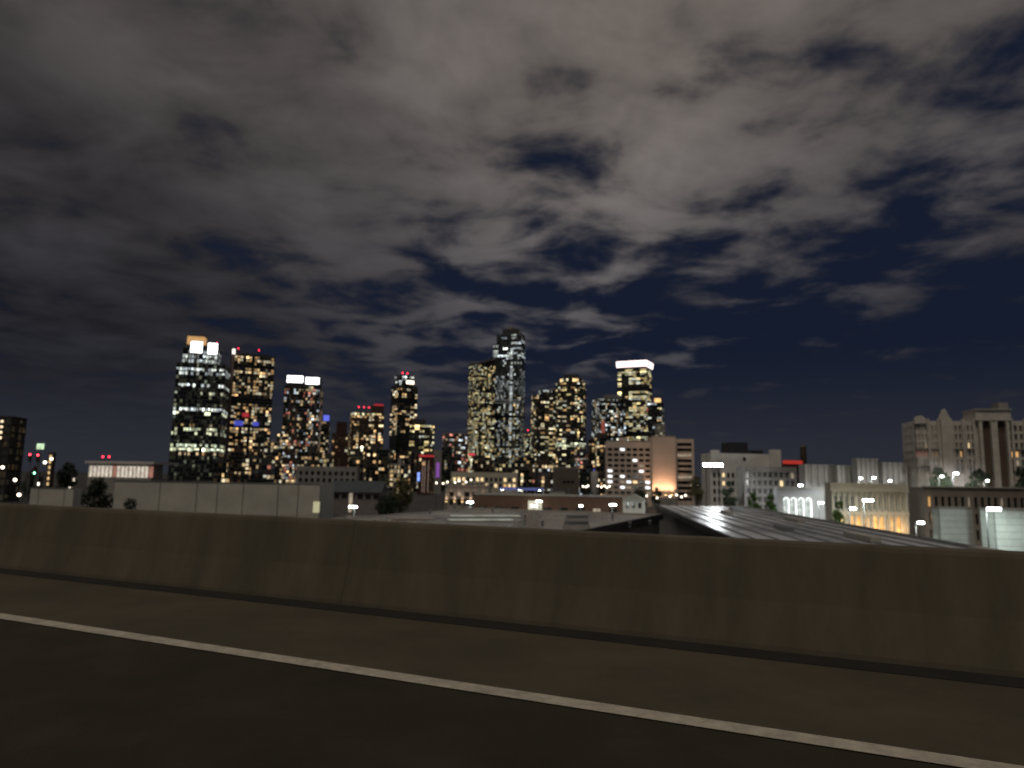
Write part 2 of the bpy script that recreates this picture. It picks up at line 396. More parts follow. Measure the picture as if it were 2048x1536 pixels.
# --- tower B
Y = 760; fp = footprint(449, 538, Y, 24, 0.45)
t = tower_root('residential_tower', fp, 'dark slab tower with a pale vertical strip and two red beacons')
zt = ztop(495, 713, Y)
tier(t, fp, 0, zt, 3.2, 3.0, prob=0.5, pal=WARM, bright=0.62, seed=21, colbias=0.95, blank=(3,), darkrows=(40, 29, 28, 20))
strip = mat('pinkish_concrete', (0.26, 0.19, 0.17), 0.9, 0, 0.15, 0.1)
for i, a, u, n, L, fc in edges(fp):
    if i == 0:
        c = MB(); c.box(a, u, n, 0.1, 2.6, 0, zt+1, 0.5, 1.3); c.build('wall_strip', strip, t)
        c = MB(); c.box(a, u, n, 0.0, 3.0, zt+1.01, zt+6.5, 0.4, 2.0); c.build('corner_lantern', emit('corner_lantern', (1, .93, .8), 1.6), t)
        for f_, nm in ((0.14, RED), (0.62, RED)):
            p = a+u*(L*f_)-n*3; beacon(t, Vector((p.x, p.y, ztop(495, 699, Y))), 5.5, 0.9)
        c = MB(); c.box(a, u, n, L*0.15, L*0.9, zt+0.95, zt+3.4, -10, -2); c.build('plant_room', CHAR, t)
        bl = emit('blue_band', (0.10, 0.12, 0.75), 0.6)
        c = MB(); c.box(a, u, n, L*0.16, L*0.36, ztop(480, 852, Y), ztop(480, 842, Y), 0.4, 0.6); c.build('blue_light_band', bl, t)
        c = MB(); c.box(a, u, n, L*0.58, L*0.72, ztop(480, 851, Y), ztop(480, 843, Y), 0.4, 0.6); c.build('blue_light_band', bl, t)
        c = MB(); c.box(a, u, n, L*0.33, L*0.48, ztop(480, 834, Y), ztop(480, 826, Y), 0.4, 0.6); c.build('red_light_band', emit('red_band', (0.7, 0.05, 0.07), 0.5), t)
# --- tower C
Y = 850; fp = footprint(562, 640, Y, 8, 0.7)
t = tower_root('hotel_tower', fp, 'slim tower topped by two long white light bars with many coloured windows')
zt = ztop(600, 772, Y)
tier(t, fp, 0, zt, 3.4, 2.7, prob=0.52, pal=MIX, bright=0.55, seed=33, colbias=0.8)
c = MB(); c.prism(shrink(fp, 0.9), zt+0.95, ztop(600, 753, Y)); c.build('roof_block', CHAR, t)
fpt = shrink(fp, 0.95)
panel(t, fpt, 0, 0.03, 0.50, ztop(582, 765, Y), ztop(582, 752, Y), SIGNW, 1.0)
panel(t, fpt, 0, 0.58, 0.98, ztop(622, 768, Y), ztop(622, 755, Y), SIGNW, 1.0)
# podium block of C
Y = 800; fp = footprint(553, 598, Y, 5, 0.8)
t = tower_root('apartment_block', fp, 'reddish brown mid-rise at the foot of the tower with two light bars', 'building')
tier(t, fp, 0, ztop(575, 868, Y), 3.3, 3.2, prob=0.4, pal=MIX, bright=0.6, seed=34, body=BROWN, trim=BROWN)
Y = 930; fp = footprint(640, 657, Y, 10, 1.0)
t = tower_root('apartment_block', fp, 'narrow block with a blue lit roof box', 'building')
zt = ztop(650, 843, Y); tier(t, fp, 0, zt, 3.4, 3.2, prob=0.45, pal=WARM, bright=0.5, seed=35)
c = MB(); c.prism(shrink(fp, 0.7, 0.05), zt+0.95, ztop(650, 830, Y)); c.build('roof_light_box', emit('blue_box', (0.14, 0.18, 0.9), 0.9), t)
Y = 820; fp = footprint(663, 699, Y, 6, 0.8)
t = tower_root('apartment_block', fp, 'dark reddish block with few windows and stepped roof', 'building')
REDB = mat('dark_red_stucco', (0.05, 0.022, 0.018), 0.9, 0, 0.2, 0.1)
zt = ztop(680, 868, Y); tier(t, fp, 0, zt, 3.4, 3.6, prob=0.18, pal=WARM, bright=0.8, seed=36, body=REDB, trim=REDB)
c = MB(); c.prism(shrink(fp, 0.6), zt+0.95, ztop(680, 843, Y)); c.build('roof_block', REDB, t)
# --- tower D
Y = 900; fp = footprint(697, 765, Y, 18, 0.7)
t = tower_root('residential_tower', fp, 'brown mid-rise tower with a row of red roof lights and yellow top windows')
zt = ztop(730, 826, Y); nfl = int(zt/3.4)
tier(t, fp, 0, zt, 3.4, 3.0, prob=0.42, pal=WARM, bright=0.75, seed=44, colbias=0.9, body=mat('dark_brown_wall', (0.028, 0.018, 0.014), 0.8, 0, 0.2, 0.1), trim=BROWN, bands={nfl-1: (0.8, YELL, 1.1)})
for i, a, u, n, L, fc in edges(fp):
    if i == 0:
        for f_ in (0.20, 0.36, 0.52):
            p = a+u*(L*f_)-n*2; beacon(t, Vector((p.x, p.y, ztop(720, 815, Y))), 5, 1.0)
        c = MB(); c.box(a, u, n, L*0.62, L*1.0, zt+0.95, ztop(745, 810, Y), -14, -2); c.build('plant_room', BROWN, t)
        c = MB(); c.box(a, u, n, L*0.70, L*0.98, ztop(745, 810, Y)+0.01, ztop(745, 807, Y), -13, -3); c.build('red_light_band', emit('red_dim', (0.6, 0.03, 0.05), 0.7), t)
# --- tower E
Y = 950; fp = footprint(778, 831, Y, 32, 0.8)
t = tower_root('residential_tower', fp, 'slender dark tower with chamfered crown, red beacons and bright penthouse lamps')
zt = ztop(805, 772, Y)
tier(t, fp, 0, zt, 3.3, 3.2, prob=0.36, pal=WARM, bright=1.0, seed=52, colbias=0.8, unit=2, blank=(1,), darkrows=(16, 17, 18, 19, 20, 34, 35))
fp2 = shrink(fp, 0.72, -0.02); z2 = ztop(805, 751, Y)
tier(t, fp2, zt+0.95, z2, 3.3, 3.2, prob=0.25, pal=COOL, bright=1.2, seed=53)
panel(t, fp2, 0, 0.45, 0.99, ztop(815, 767, Y), ztop(815, 760, Y), emit('penthouse', (1, .88, .66), 2.5), 0.8, 'lit_terrace')
for f_ in (0.15, 0.5):
    p = fp2[0]+(fp2[1]-fp2[0])*f_; beacon(t, Vector((p.x, p.y+3, ztop(803, 746, Y))), 3, 1.2)
# --- block F
Y = 900; fp = footprint(818, 867, Y, -12, 0.7)
t = tower_root('apartment_tower', fp, 'dark apartment block with scattered yellow windows beside the slender tower')
zt = ztop(842, 850, Y)
tier(t, fp, 0, zt, 3.3, 3.3, prob=0.28, pal=YELL, bright=1.0, seed=61, unit=2)
c = MB(); c.prism(shrink(fp, 0.45, -0.1), zt+0.95, ztop(842, 838, Y)); c.build('plant_room', CHAR, t)
# --- red roofed narrow tower
Y = 620; fp = footprint(838, 869, Y, 0, 0.8)
t = tower_root('apartment_block', fp, 'brown block with red lit parapet and thin vertical light lines', 'building')
zt = ztop(852, 916, Y)
tier(t, fp, 0, zt, 3.3, 3.2, prob=0.14, pal=WARM, bright=0.8, seed=62, body=REDB, trim=REDB)
c = MB(); c.prism(shrink(fp, 0.98), zt+0.95, ztop(852, 910, Y)); c.build('red_light_band', emit('red_parapet', (0.75, 0.05, 0.06), 0.45), t)
for i, a, u, n, L, fc in edges(fp):
    if i == 0:
        for s in (0.3, 0.45, 0.7):
            c = MB(); c.box(a, u, n, L*s, L*s+0.25, 2, zt-2, 0.5, 0.7); c.build('light_line', emit('line_light', (1, .7, .6), 0.4), t)
        c = MB(); c.box(a, u, n, -0.5, L*0.12, ztop(838, 962, Y), ztop(838, 945, Y), 0.5, 0.8); c.build('blue_screen', emit('screen', (0.25, 0.4, 1.0), 1.3, vary=0.6), t)
Y = 660; fp = footprint(868, 884, Y, 6, 0.8)
t = tower_root('apartment_block', fp, 'small pale tower washed in purple light at its middle', 'building')
zt = ztop(876, 900, Y); c = MB(); c.prism(fp, 0, zt); c.build('wall', GREYC, t)
for i, a, u, n, L, fc in edges(fp):
    if i == 0:
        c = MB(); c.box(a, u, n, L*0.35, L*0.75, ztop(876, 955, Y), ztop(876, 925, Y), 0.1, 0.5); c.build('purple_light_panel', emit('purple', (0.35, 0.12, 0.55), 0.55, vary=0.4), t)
# --- block G
Y = 980; fp = footprint(884, 938, Y, 10, 0.6)
t = tower_root('apartment_block', fp, 'pinkish mid-rise with curved corner beside the yellow tower', 'building')
zt = ztop(910, 868, Y)
tier(t, rounded(fp, 4, 0.25), 0, zt, 3.3, 3.3, prob=0.5, pal=MIX, bright=0.85, seed=71, trim=strip)
Y = 1000; fp = footprint(925, 950, Y, 0, 0.8)
t = tower_root('apartment_block', fp, 'low block with red lit roof edge at the foot of the yellow tower', 'building')
zt = ztop(938, 912, Y); tier(t, fp, 0, zt, 3.3, 3.0, prob=0.6, pal=YELL, bright=0.8, seed=72)
c = MB(); c.prism(shrink(fp, 1.0), zt+0.95, ztop(938, 907, Y)); c.build('red_light_band', emit('red_edge', (0.9, 0.05, 0.10), 0.8), t)
# --- tower H1: yellow tower with slanted roof
Y = 1130; fp = footprint(934, 987, Y, 28, 0.9)
t = tower_root('residential_tower', fp, 'tall yellow-lit tower with slanted roof against the tallest tower')
zr = ztop(960, 716, Y); zl = ztop(960, 730, Y)
tier(t, fp, 0, zl, 3.4, 3.0, prob=0.5, pal=YELL, bright=0.55, seed=81, cut_top=[zl, zr, zr, zl+4], colbias=0.45)
c = MB(); tp = [Vector((p.x, p.y, 0)) for p in fp]
c.prism(fp, zl+0.05, [zl+3, zr+2, zr+2, zl+7], None); c.build('slanted_roof', mat('roof_grey', (0.14, 0.13, 0.12), 0.8, 0, 0.15, 0.1), t)
# --- tower H2: the tallest
Y = 1180; fpA = footprint(976, 1048, Y, -14, 0.6)
t = tower_root('supertall_tower', fpA, 'tallest glass tower with stepped top and thin cool white floor bands')
z1 = ztop(1010, 790, Y); z2 = ztop(1010, 715, Y); z3 = ztop(1010, 690, Y); z4 = ztop(1010, 668, Y)
GL2 = mat('blue_green_glass', (0.012, 0.018, 0.020), 0.10, 0.0, 0.3, 0.05, spec=0.7)
kw = dict(body=GL2, trim=mat('spandrel_grey', (0.11, 0.12, 0.125), 0.5, 0.2, 0.2, 0.1))
bb = {}
tier(t, fpA, 0, z1, 3.8, 2.8, prob=0.24, pal=COOL+YELL, bright=0.42, seed=91, colbias=0.9, darkrows=(41, 42, 43, 30), **kw)
f2 = fpA; bands = {}
rr = random.Random(7)
n2 = int((z2-z1-0.95)/3.8)
for k in range(n2): bands[k] = (0.5, COOL, 0.22) if k < 7 else ((0.22, COOL, 0.6) if rr.random() < 0.35 else (0.07, COOL, 0.5))
tier(t, shrink(fpA, 0.985), z1+0.95, z2, 3.8, 2.8, bands=bands, seed=92, **kw)
f3 = shrink(fpA, 0.90, 0.04)
tier(t, f3, z2+0.95, z3, 3.8, 2.8, prob=0.35, pal=COOL, bright=0.9, seed=93, unit=3, **kw)
f4 = shrink(fpA, 0.80, 0.09)
tier(t, f4, z3+0.95, z4, 3.8, 2.8, prob=0.4, pal=COOL, bright=0.8, seed=94, unit=3, **kw)
c = MB(); c.prism(shrink(fpA, 0.5, 0.10), z4+0.95, ztop(1015, 656, Y)); c.build('plant_room', CHAR, t)
c = MB(); c.prism(shrink(fpA, 0.2, 0.06), ztop(1015, 656, Y)+0.01, ztop(1015, 650, Y)); c.build('roof_cap', GREYC, t)
c = MB(); c.prism(shrink(fpA, 0.16, 0.34), z4+0.95, ztop(1015, 659, Y)); c.build('corner_block', GREYC, t)
for i, a, u, n, L, fc in edges(fpA):
    if i == 0:   # bright column of stair lights
        c = MB(); rr = random.Random(4); z = 30
        while z < z3-8:
            if rr.random() < 0.72: c.poly([(*(a+u*L*0.66+n*0.5).xy, z), (*(a+u*L*0.74+n*0.5).xy, z), (*(a+u*L*0.74+n*0.5).xy, z+2.3), (*(a+u*L*0.66+n*0.5).xy, z+2.3)], tuple(x*k_ for k_ in (rr.uniform(.3, 1.0),) for x in (0.85, 0.93, 0.93)))
            z += 3.8
        c.build('stair_glazing', LIT, t, glow=True, stuff=True)
        for zz_, s0, s1 in ((ztop(1010, 801, Y), -0.02, 0.5), (ztop(1010, 806, Y), 0.3, 1.02)):
            c = MB(); c.box(a, u, n, L*0.05, L*1.0, zz_, zz_+1.0, 0.4, 0.6); c.build('light_line', emit('line_dim', (0.8, 0.85, 0.85), 0.12), t)
# filler behind
Y = 1300; fp = footprint(1046, 1066, Y, 0, 0.8)
t = tower_root('apartment_tower', fp, 'narrow far block with greenish lit floors between the tallest and round topped towers')
tier(t, fp, 0, ztop(1056, 868, Y), 3.4, 3.2, prob=0.6, pal=GREEN+YELL, bright=0.8, seed=95)
beacon(t, Vector((at(1056, 866, Y).x, Y+5, ztop(1056, 861, Y))), 4, 1.2)
# --- I1
Y = 1120; fp = footprint(1059, 1126, Y, 12, 0.7)
t = tower_root('residential_tower', fp, 'broad tower with stepped roof box and amber windows')
zt = ztop(1090, 790, Y)
tier(t, rounded(fp, 5, 0.3), 0, zt, 3.4, 3.2, prob=0.28, pal=WARM+YELL, bright=0.8, seed=101, unit=2)
f2 = shrink(fp, 0.62, 0.06); tier(t, f2, zt+0.95, ztop(1090, 779, Y), 3.4, 3.2, prob=0.3, pal=COOL, bright=0.5, seed=102)
c = MB(); c.prism(shrink(fp, 0.26, 0.26), zt+0.95, ztop(1100, 775, Y)); c.build('plant_room', PALE, t)
# --- I2
Y = 1080; fp = footprint(1108, 1174, Y, -16, 0.8)
t = tower_root('residential_tower', fp, 'round cornered dark tower with drum penthouse beside the amber tower')
zt = ztop(1140, 765, Y)
nfl = int(zt/3.4)
tier(t, rounded(fp, 6, 0.35), 0, zt, 3.4, 3.1, prob=0.27, pal=WARM+YELL, bright=0.85, seed=111, unit=2, bands={int(nfl*0.42): (0.9, GREEN, 1.1), int(nfl*0.42)-1: (0.85, GREEN, .8)})
f2 = rounded(shrink(fp, 0.8), 6, 0.45); z2 = ztop(1140, 756, Y)
tier(t, f2, zt+0.95, z2, 3.4, 3.1, prob=0.5, pal=WARM, bright=1.2, seed=112)
c = MB(); c.prism(rounded(shrink(fp, 0.5), 6, 0.48), z2+0.95, ztop(1140, 747, Y)); c.build('plant_drum', CHAR, t)
# --- J1
Y = 1000; fp = footprint(1184, 1252, Y, 16, 0.7)
t = tower_root('residential_tower', fp, 'wide mixed white and amber windowed tower in front of crowned tower')
zt = ztop(1218, 798, Y)
tier(t, fp, 0, zt, 3.2, 2.8, prob=0.38, pal=MIX[:5]+COOL, bright=0.65, seed=121, cut_top=None)
c = MB(); c.prism(shrink(fp, 0.5, 0.1), zt+0.95, ztop(1218, 788, Y)); c.build('plant_room', GREYC, t)
# --- J2 crown
Y = 1040; fp = footprint(1236, 1305, Y, -26, 0.8)
t = tower_root('residential_tower', fp, 'tall tower with pinkish white glowing crown and gold windows')
zt = ztop(1270, 738, Y)
tier(t, fp, 0, zt, 3.3, 2.9, prob=0.44, pal=YELL, bright=0.85, seed=131, unit=2, colbias=0.8, darkrows=(44, 45, 24, 25))
c = MB(); c.prism(shrink(fp, 1.02), zt+0.95, ztop(1270, 734, Y)+0.4); c.build('crown_base', CHAR, t)
c = MB(); c.prism(shrink(fp, 1.07), ztop(1270, 734, Y)+0.45, ztop(1270, 722, Y), top=shrink(fp, 1.10)); c.build('crown', emit('pink_crown', (1.0, 0.80, 0.78), 2.4, vary=0.25), t)
c = MB(); c.prism(shrink(fp, 0.5), ztop(1270, 722, Y)+0.02, ztop(1270, 719, Y)); c.build('roof_cap', GREYC, t)
for f_ in (0.0, 0.12):
    p = fp[1]+(fp[2]-fp[1])*f_; beacon(t, Vector((p.x+2.0, p.y-3, ztop(1300, 822, Y))), 4, 1.2)
# --- J3
Y = 1000; fp = footprint(1296, 1328, Y, -20, 0.9)
t = tower_root('apartment_tower', fp, 'lower dark tower with glowing orange roof lantern beside crowned tower')
zt = ztop(1312, 806, Y)
tier(t, fp, 0, zt, 3.3, 3.1, prob=0.32, pal=YELL+COOL, bright=0.95, seed=141, unit=2)
c = MB(); c.prism(shrink(fp, 0.4, 0.15), zt+0.95, ztop(1315, 796, Y)); c.build('roof_lantern', emit('orange_lantern', (1.0, 0.55, 0.2), 1.4), t)
Y = 860; fp = footprint(1311, 1330, Y, -10, 1.0)
t = tower_root('apartment_block', fp, 'narrow beige block rising behind the peach building', 'building')
zt = ztop(1320, 849, Y)
tier(t, fp, 0, zt, 3.2, 2.6, prob=0.15, pal=WARM, bright=0.4, seed=142, body=PALE, trim=PALE)
# mid red/blue accents right of I2
Y = 700; fp = footprint(1176, 1190, Y, 0, 1.0)
t = tower_root('apartment_block', fp, 'thin reddish brown tower with blue lit base', 'building')
zt = ztop(1183, 880, Y); tier(t, fp, 0, zt, 3.3, 3.2, prob=0.3, pal=WARM, bright=0.8, seed=143, trim=BROWN)
panel(t, fp, 0, 0.05, 0.95, ztop(1183, 955, Y), ztop(1183, 938, Y), emit('blue_mural', (0.10, 0.10, 0.6), 0.6, vary=0.7), 0.5, 'blue_screen')
Y = 640; fp = footprint(1190, 1214, Y, 4, 0.8)
t = tower_root('apartment_block', fp, 'dark block with amber windows just beside the peach building', 'building')
tier(t, fp, 0, ztop(1202, 868, Y), 3.3, 3.2, prob=0.42, pal=WARM, bright=0.9, seed=144)
c = MB(); z0_ = ztop(1202, 868, Y)+0.95
c.prism(rounded(shrink(fp, 0.35, 0.2), 5, 0.45), z0_, ztop(1202, 842, Y)); c.build('red_cylinder', emit('red_cyl', (0.55, 0.14, 0.10), 0.35), t)

# low blocks between the towers
rnd = random.Random(77)
LOWS = [(455, 490, 905, 640), (486, 530, 918, 600), (528, 560, 885, 760), (545, 566, 905, 650), (596, 640, 905, 620), (640, 668, 918, 600), (700, 735, 912, 640), (735, 782, 900, 700),
        (782, 822, 930, 560), (822, 842, 905, 720), (884, 905, 895, 800), (905, 932, 915, 720), (950, 985, 922, 760), (985, 1030, 928, 700), (1030, 1070, 915, 820), (1064, 1108, 930, 700), (1150, 1180, 905, 860), (1160, 1186, 930, 640), (430, 462, 925, 520), (505, 552, 930, 540)]
LOW_LABELS = ['pale windowed low block below the dark slab tower', 'low block with amber windows beside the slab tower foot', 'mid-height block filling the gap between slab tower and light bar tower', 'small low block beside the light bar tower foot', 'low block under the light bar tower', 'low block in front of the blue roof box block', 'low block at the left foot of the red lamp tower', 'low block between red lamp tower and slender tower', 'low block at the foot of the slender beacon tower', 'narrow low block between slender tower and red parapet block', 'small block beside the pinkish mid-rise', 'low block before the pinkish mid-rise', 'low block at the foot of the slanted roof tower', 'low block at the foot of the tallest tower', 'block between tallest tower and amber tower feet', 'low block at the foot of the amber tower', 'low block beside the round cornered tower', 'low block beside the silo and dark tree', 'low block before the gold crowned office tower', 'low block between slab tower and panel warehouse']
for k, (a_, b_, y_, Y) in enumerate(LOWS):
    fp = footprint(a_, b_, Y, rnd.uniform(-20, 20), rnd.uniform(0.6, 1.0))
    t = tower_root('low_rise_block', fp, LOW_LABELS[k], 'building', 'low blocks between the downtown towers')
    bm_ = rnd.choice([CHAR, BROWN, GREYC, CHAR])
    tier(t, fp, 0, ztop((a_+b_)/2, y_, Y), 3.4, 3.0, prob=rnd.uniform(0.12, 0.45), pal=rnd.choice([WARM, YELL, MIX, WARM]), bright=rnd.uniform(0.3, 0.8), seed=200+k, trim=bm_)
    z_ = ztop((a_+b_)/2, y_, Y)+0.95
    c = MB(); c.prism(shrink(fp, rnd.uniform(0.25, 0.5), rnd.uniform(-0.2, 0.2)), z_, z_+rnd.uniform(2, 5)); c.build('plant_room', bm_, t)

# ================================================================== NEARER BUILDINGS WITH SINGLE WINDOWS
WIN = {}
def window_mesh(wd, ht, pane, frame, bars=1):
    key = (round(wd, 2), round(ht, 2), pane.name, frame.name, bars)
    if key in WIN: return WIN[key]
    b = MB(); X = Vector((1, 0, 0)); Yv = Vector((0, -1, 0)); f_ = 0.09
    b.box(O0, X, Yv, 0, wd, 0, f_, 0.0, 0.12); b.box(O0, X, Yv, 0, wd, ht-f_, ht, 0.0, 0.12)
    b.box(O0, X, Yv, 0, f_, f_, ht-f_, 0.0, 0.12); b.box(O0, X, Yv, wd-f_, wd, f_, ht-f_, 0.0, 0.12)
    for k in range(bars):
        s = wd*(k+1)/(bars+1); b.box(O0, X, Yv, s-0.04, s+0.04, f_, ht-f_, 0.0, 0.10)
    nfr = len(b.f)
    b.poly([(f_, -0.03, f_), (wd-f_, -0.03, f_), (wd-f_, -0.03, ht-f_), (f_, -0.03, ht-f_)])
    me = b.mesh('window', [frame, pane]); me.polygons[nfr].material_index = 1
    WIN[key] = me; return me
def window(parent, a, u, n, s, z, wd, ht, pane, frame, depth=0.3, bars=1, name='window'):
    o = bpy.data.objects.new(name, window_mesh(wd, ht, pane, frame, bars)); C.objects.link(o); o.parent = parent
    p = a+u*s-n*depth - parent.matrix_world.translation; p.z = z - parent.matrix_world.translation.z
    o.matrix_local = Matrix.Translation(p) @ Matrix.Rotation(math.atan2(u.y, u.x), 4, 'Z')
    return o
def openings(wall, a, u, n, L, z0, z1, cols, rows, depth=0.45):
    """wall skin of piers and spandrels round a grid of openings"""
    cols = sorted(cols); rows = sorted(rows); s = 0.0
    for c0, c1 in cols+[(L, L)]:
        if c0-s > 0.01: wall.box(a, u, n, s, c0, z0, z1, -depth, 0)
        if c1 > c0:
            z = z0
            for r0, r1 in rows+[(z1, z1)]:
                if r0-z > 0.01: wall.box(a, u, n, c0, c1, z, r0, -depth, 0)
                z = r1
        s = c1
def grid(n_, L, m0, gap): # n_ openings with margins m0 and gap between
    wd = (L-2*m0-(n_-1)*gap)/n_; return [(m0+k*(wd+gap), m0+k*(wd+gap)+wd) for k in range(n_)]
def block(t, fp, z0, z1, faces, wallm, frame, lit=0.1, lits=(), depth=0.45, seed=1, parapet=0.9, bars=1, roofm=None, pane=None, lname='wall', sills=True):
    """faces: {edge: (ncols, margin, gap, [(z0,z1) rows])}"""
    rd = random.Random(seed)
    core = MB(); core.prism(inset_box(fp, depth), z0, z1); core.build('core', roofm or wallm, t)
    wall = MB(); sl = MB()
    for i, a, u, n, L, fc in edges(fp):
        spec = faces.get(i)
        aa, LL = a, L
        if i in (1, 3): aa = a+u*depth; LL = L-2*depth     # butt the side skins between front and back
        if not spec:
            wall.box(aa, u, n, 0, LL, z0, z1+parapet, -depth, 0); continue
        nc, mg, gp, rows = spec
        cols = grid(nc, LL, mg, gp)
        openings(wall, aa, u, n, LL, z0, z1+parapet, cols, rows, depth)
        for r0, r1 in rows:
            for c0, c1 in cols:
                on = rd.random() < lit
                pm = rd.choice(lits) if (on and lits) else (pane or GLASS_W)
                window(t, aa, u, n, c0+0.005, r0+0.005, c1-c0-0.01, r1-r0-0.01, pm, frame, depth-0.14, bars)
                if sills: sl.box(aa, u, n, c0-0.1, c1+0.1, r0-0.16, r0-0.003, 0.003, 0.14)
    wo = wall.build(lname, wallm, t)
    sl.build('sill_line', wallm, t, stuff=True)
    return wo
def inset_box(fp, k):
    u = (fp[1]-fp[0]).normalized(); v = (fp[3]-fp[0]).normalized(); k -= 0.02
    return [fp[0]+u*k+v*k, fp[1]-u*k+v*k, fp[2]-u*k-v*k, fp[3]+u*k-v*k]
W_WARM = emit('lamp_lit_window', (1.0, 0.72, 0.38), 1.3, vary=0.5)
W_WHITE = emit('white_lit_window', (0.95, 0.98, 1.0), 1.6, vary=0.5)
W_DIM = emit('dim_lit_window', (0.9, 0.75, 0.55), 0.28, vary=0.6)
W_GREEN = emit('greenish_lit_window', (0.85, 1.0, 0.75), 0.5, vary=0.5)
W_RED = emit('red_lit_window', (1.0, 0.22, 0.14), 0.9, vary=0.3)
W_AMB = emit('amber_lit_window', (1.0, 0.55, 0.20), 0.9, vary=0.4)
FR_W = mat('white_frame', (0.5, 0.49, 0.46), 0.6, 0, 0.1, 1.0)
FR_D = mat('dark_frame', (0.03, 0.03, 0.032), 0.5, 0.2, 0.1, 1.0)

LAMPS = []
def light(parent, p, power, colr, radius=0.25, spot=None, direction=None, blend=0.6):
    d = bpy.data.lights.new('lamp_light', 'SPOT' if spot else 'POINT'); d.energy = power; d.color = colr; d.shadow_soft_size = radius
    if spot: d.spot_size = R(spot); d.spot_blend = blend
    o = bpy.data.objects.new('lamp_light', d); C.objects.link(o); o.parent = parent
    o.location = p - parent.matrix_world.translation
    if direction: o.rotation_euler = Vector(direction).to_track_quat('-Z', 'Y').to_euler()
    return o
LW = emit('lamp_lens_white', (0.92, 1.0, 0.94), 22.0)
LO = emit('lamp_lens_amber', (1.0, 0.62, 0.25), 12.0)
def street_lamp(px, py, Y, label, size=0.7, power=1500, colr=(0.9, 1.0, 0.93), lens=None, z0=0.0, side=1, name='street_lamp', group=None):
    p = at(px, py, Y); root = thing(name, Vector((p.x, p.y+1.6, z0)), label, 'lamp', group)
    h = p.z
    b = MB(); b.tube([(p.x, p.y+1.6, z0), (p.x, p.y+1.6, z0+0.6), (p.x, p.y+1.6, h+0.25)], [0.16, 0.11, 0.07], 8); b.build('post', DARK, root)
    b = MB(); b.tube([(p.x, p.y+1.6, h+0.2), (p.x, p.y+0.9, h+0.42), (p.x, p.y, h+0.40)], [0.06, 0.05, 0.05], 6); b.build('arm', DARK, root)
    b = MB(); X = Vector((1, 0, 0)); Yv = Vector((0, 1, 0)); o_ = Vector((p.x, p.y, 0))
    b.prism([Vector((p.x-size, p.y-0.35, 0)), Vector((p.x+size, p.y-0.35, 0)), Vector((p.x+size, p.y+0.35, 0)), Vector((p.x-size, p.y+0.35, 0))], h+0.24, h+0.42,
            top=[Vector((p.x-size*0.8, p.y-0.22, 0)), Vector((p.x+size*0.8, p.y-0.22, 0)), Vector((p.x+size*0.8, p.y+0.22, 0)), Vector((p.x-size*0.8, p.y+0.22, 0))])
    hd = b.build('lamp_head', DARK, root)
    b = MB(); k = 10; pts = []
    b.prism([Vector((p.x+size*0.92*math.cos(2*math.pi*j/k), p.y+0.3*math.sin(2*math.pi*j/k), 0)) for j in range(k)], h-0.16, h+0.235,
            top=[Vector((p.x+size*0.95*math.cos(2*math.pi*j/k), p.y+0.33*math.sin(2*math.pi*j/k), 0)) for j in range(k)])
    b.build('lens', lens or LW, hd, origin=root.matrix_world.translation)
    if power: light(root, Vector((p.x, p.y-0.4, h-0.5)), power*2.2, colr, 0.4, 170, (0, 0.35, -1), 0.4)
    return root

# --- peach hotel-like block
Y = 420; yaw = -10; 
pA, pB, pC, pD = at(1212, 985, Y), at(1302, 985, Y), at(1352, 985, Y-8), at(1376, 985, Y+6)
zt = ztop(1260, 886, Y); zt2 = ztop(1330, 874, Y-4)
a_ = R(-6); u = Vector((math.cos(a_), math.sin(a_), 0)); v = Vector((-math.sin(a_), math.cos(a_), 0))
A0 = Vector((pA.x, Y, 0)); wF = (pB.x-pA.x)/math.cos(a_)
fp = [A0, A0+u*wF, A0+u*wF+v*22, A0+v*22]
t = thing('apartment_building', Vector((centre(fp).x, centre(fp).y, 0)), 'peach mid-rise with gridded windows, blank end slab and warm uplights at its base', 'building')
fh = 3.15; nrow = int((zt-2.5)/fh); rows = [(zt-2.9-(k+1)*fh+1.0+0.35, zt-2.9-(k+1)*fh+fh-0.15) for k in range(nrow-1)][::-1]
lits = [W_WHITE, W_WHITE, W_DIM, W_DIM, W_WARM]
block(t, fp, 0, zt, {0: (7, 1.0, 0.95, rows)}, PEACH, FR_D, 0.22, lits, 0.9, 5, bars=2)
c = MB(); c.box(fp[0], u, -v, wF*0.30, wF*0.48, zt+0.02, zt+3.2, -9, -3); c.build('stair_box', PEACH, t)
c = MB(); c.box(fp[0], u, -v, wF*0.02, wF*0.98, zt+0.91, zt+1.15, -0.5, 0.15); c.build('coping', PALE, t)
